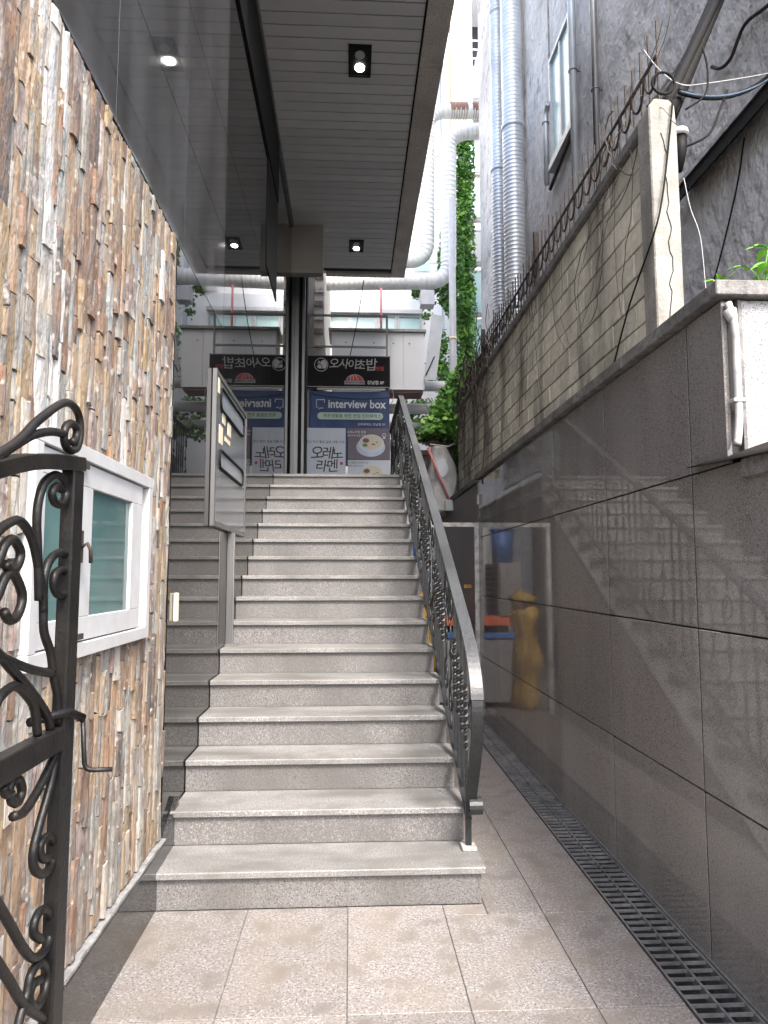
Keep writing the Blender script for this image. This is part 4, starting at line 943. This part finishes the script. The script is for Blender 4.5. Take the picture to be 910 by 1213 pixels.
# ---- foliage
def foliage(pts, size, parent=None, name='foliage', ms=leafs, w3=(5, 6, 3)):
    mb = MB()
    for (p, k) in pts:
        s = size * random.uniform(.6, 1.3)
        nrm = Vector((random.gauss(0, .6), random.gauss(-.8, .5), random.gauss(.5, .6))).normalized(); u = nrm.orthogonal().normalized(); u.rotate(Quaternion(nrm, random.uniform(0, 6.28))); v = nrm.cross(u)
        p = Vector(p); mb.add([p - u * s * .5, p + v * s * .42 + nrm * s * .1, p + u * s * .55, p - v * s * .42 + nrm * s * .1], [(0, 1, 2), (0, 2, 3)], k)
    return mb.build(name, ms, parent, fixn=False)
random.seed(31)
def clump(n, f, cl, thr=-.1):
    out = []
    while len(out) < n:
        p = f(); q = noise.noise(Vector(p) * cl)
        if q < thr and random.random() < .85: continue
        k = 2 if q > .25 and random.random() < .6 else (1 if random.random() < .55 else 0); out.append((p, k))
    return out
iv = thing('ivy_column', 'tall narrow column of green ivy climbing at the far end of the alley', 'ivy', (2.45, 14.5, 0))
bx('support', fgrey_m, iv, 2.36, 2.6, 14.6, 14.75, 0, 11.3)
foliage(clump(6500, lambda: (2.46 + max(-.2, min(.22, random.gauss(0, .12))), 14.48 + random.uniform(-.16, .08), random.uniform(4.3, 11.15)), 2.6, -.3), .085, iv)
bu = thing('ivy_bush', 'bright green ivy bush spilling over the far end of the block wall', 'bush', (1.4, 9.8, 2.55))
def fb_():
    while True:
        x = random.uniform(.92, 1.78); z = random.uniform(2.75, 4.55)
        hi = 3.42 + (x - .92) * 1.75; lo = 3.42 - max(0, x - 1.40) * 2.4
        if lo < z < hi + random.uniform(-.12, .05) : return (x, 9.55 + random.uniform(-.25, .6) + (x - 1.3) * .2, z)
foliage(clump(5200, fb_, 4.5, -.18), .085, bu)
m = MB()
for k in range(14): 
    p = Vector((random.uniform(1.5, 1.7), 9.9, 2.6)); m.tube([p, p + Vector((random.uniform(-.3, .05), -.2, .8)), p + Vector((random.uniform(-.6, 0), -.2, 1.4))], [.014, .01, .005], 5)
m.build('stem', wood_m, bu)
i2 = thing('ivy_patch', 'ivy patch spreading on the far wall left of the white pole', 'ivy', (1.8, 16, 7.5))
def fi():
    while True:
        x = random.uniform(1.25, 2.35); z = random.uniform(6.1, 9.1)
        c = (x - 2.1) ** 2 / .09 + (z - 7.9) ** 2 / 1.3; d = (x - 1.7) ** 2 / .2 + (z - 7.35) ** 2 / .07; e = (x - 1.55) ** 2 / .01 + (z - 7.0) ** 2 / .12
        if min(c, d, e) < 1: return (x, 13.9 + random.uniform(-.1, .1), z)
foliage(clump(2200, fi, 2.2), .085, i2)
i3 = thing('ivy_clump', 'small low ivy clump between the leaning sheet and the white pole', 'ivy', (1.75, 13.3, 5.3))
foliage(clump(700, lambda: (random.gauss(1.78, .09), 13.3 + random.uniform(-.1, .1), random.gauss(5.75, .30)), 3), .08, i3)
i4 = thing('ivy_clump', 'small ivy clump low among the level white pipes by the railing top', 'ivy', (1.2, 13.6, 4.7))
foliage(clump(900, lambda: (random.uniform(1.0, 1.9), 13.5 + random.uniform(-.2, .2), random.uniform(4.1, 4.95)), 3), .08, i4)
# small dark gate beyond the fence end
MBs = thing('dark_screen', 'dark mesh screen panel behind the fence end under the ivy column', 'screen', (2.1, 11.5, 4))
bx('mesh_panel', fdark_m, MBs, 1.95, 2.35, 11.5, 11.53, 3.9, 5.2); bx('edge', gwhite_m, MBs, 1.935, 1.949, 11.49, 11.53, 3.9, 5.25)

# ---- wrought iron gate, near left
GX = -.51
gt = thing('iron_gate', 'open black wrought iron gate leaf with scrolls at the near left edge', 'gate', (GX, 1.27, 0))
MB().box(GX - .012, GX + .012, 1.265, 1.312, .06, 1.655).build('stile', iron_m, gt, bevel=.003)
MB().box(GX - .022, GX + .022, .30, .345, .06, 1.35).build('stile', iron_m, gt, bevel=.003)
MB().tube(catmull([(GX, .32, 1.33), (GX, .6, 1.46), (GX, .85, 1.56), (GX, 1.05, 1.625), (GX, 1.18, 1.652), (GX, 1.312, 1.668)], 6), 0, flat=(.030, .026), up=(1, 0, 0)).build('top_rail', iron_m, gt, bevel=.002)
MB().tube([(GX, .345, 1.175), (GX, 1.264, 1.178)], 0, flat=(.026, .040), up=(1, 0, 0)).build('middle_rail', iron_m, gt, bevel=.002)
MB().tube([(GX, .345, .12), (GX, 1.264, .12)], 0, flat=(.026, .040), up=(1, 0, 0)).build('bottom_rail', iron_m, gt)
SC = dict(
A=[(.85, 1.56), (1.05, 1.652), (1.134, 1.71), (1.224, 1.762), (1.271, 1.771), (1.304, 1.758), (1.312, 1.723), (1.298, 1.696), (1.262, 1.687), (1.242, 1.701), (1.246, 1.724), (1.269, 1.737), (1.294, 1.732), (1.293, 1.714), (1.276, 1.703)],
A2=[(.9, 1.58), (1.005, 1.626), (1.05, 1.65), (1.118, 1.683), (1.186, 1.704), (1.241, 1.711)],
B=[(1.17, 1.42), (1.16, 1.489), (1.149, 1.552), (1.155, 1.589), (1.174, 1.617), (1.215, 1.634), (1.25, 1.627), (1.261, 1.606), (1.242, 1.586), (1.214, 1.586), (1.202, 1.601), (1.217, 1.615), (1.238, 1.611)],
C=[(.95, 1.46), (1.016, 1.517), (1.062, 1.54), (1.096, 1.543), (1.135, 1.519), (1.164, 1.471), (1.186, 1.42), (1.194, 1.369), (1.224, 1.329), (1.239, 1.29), (1.26, 1.249), (1.27, 1.20)],
D=[(1.189, 1.40), (1.186, 1.452), (1.203, 1.485), (1.24, 1.5), (1.281, 1.494), (1.303, 1.467), (1.287, 1.437), (1.253, 1.425), (1.226, 1.44), (1.227, 1.462), (1.254, 1.471), (1.279, 1.462)],
E=[(1.0, 1.44), (1.035, 1.486), (1.049, 1.506), (1.072, 1.515), (1.099, 1.496), (1.089, 1.474), (1.069, 1.468), (1.052, 1.478)],
F=[(1.0, 1.40), (1.033, 1.429), (1.054, 1.457), (1.078, 1.464), (1.111, 1.431), (1.101, 1.402), (1.076, 1.393), (1.055, 1.408)],
G=[(.9, 1.37), (1.034, 1.346), (1.083, 1.332), (1.156, 1.31), (1.233, 1.293)],
H=[(.9, 1.42), (1.033, 1.354), (1.084, 1.322), (1.149, 1.281), (1.213, 1.232), (1.236, 1.20)],
I=[(1.0, 1.20), (1.041, 1.27), (1.071, 1.289), (1.104, 1.292), (1.141, 1.273), (1.172, 1.246), (1.188, 1.20)],
J=[(1.27, 1.16), (1.254, 1.146), (1.199, 1.11), (1.152, 1.091), (1.115, 1.096)],
K=[(1.265, 1.15), (1.242, 1.097), (1.21, 1.051), (1.19, 1.013), (1.202, .982), (1.24, .962), (1.272, .972), (1.275, .995), (1.245, 1.02), (1.216, 1.017), (1.223, .994), (1.249, .982)],
L=[(1.08, 1.15), (1.093, 1.135), (1.105, 1.15), (1.126, 1.148), (1.141, 1.127), (1.129, 1.113), (1.111, 1.119), (1.103, 1.134)],
M=[(1.0, 1.08), (1.067, 1.001), (1.123, .935), (1.163, .886), (1.206, .845), (1.248, .834), (1.273, .849), (1.27, .879), (1.235, .906), (1.21, .902), (1.207, .882), (1.235, .859)],
N=[(1.14, .70), (1.166, .769), (1.191, .798), (1.203, .822), (1.238, .821), (1.269, .786), (1.255, .762), (1.224, .759), (1.2, .784), (1.21, .801), (1.236, .795)],
O=[(1.0, 1.0), (1.076, .914), (1.132, .848), (1.183, .786), (1.26, .72)])
for k, v in SC.items():
    MB().tube(catmull([(GX, a, b_) for a, b_ in v], 5), .0075, 8).build('scroll', iron_m, gt)
    if k in 'BCDFKM':   # mirrored towards the hinge so that the whole leaf is wrought
        MB().tube(catmull([(GX, 1.62 - a, b_ - .08 if b_ > 1.2 else b_) for a, b_ in v], 4), .0075, 7).build('scroll', iron_m, gt)
for (a, b_) in ((.42, .70), (.6, .5), (.8, .45), (1.0, .5)):
    MB().tube([(GX, a, .14), (GX, a + .02, 1.16)], .007, 7).build('gate_bar', iron_m, gt)
m = MB(); m.tube([(GX - .02, 1.20, 1.218), (GX + .015, 1.27, 1.222), (GX + .03, 1.30, 1.205)], .008, 8); m.tube(roundpath([(GX + .03, 1.30, 1.205), (GX + .035, 1.305, 1.112), (GX + .082, 1.31, 1.112)], .015, 5), .0045, 8); m.build('latch', iron_m, gt)

# buildings across the street behind the viewpoint close the place off on that side
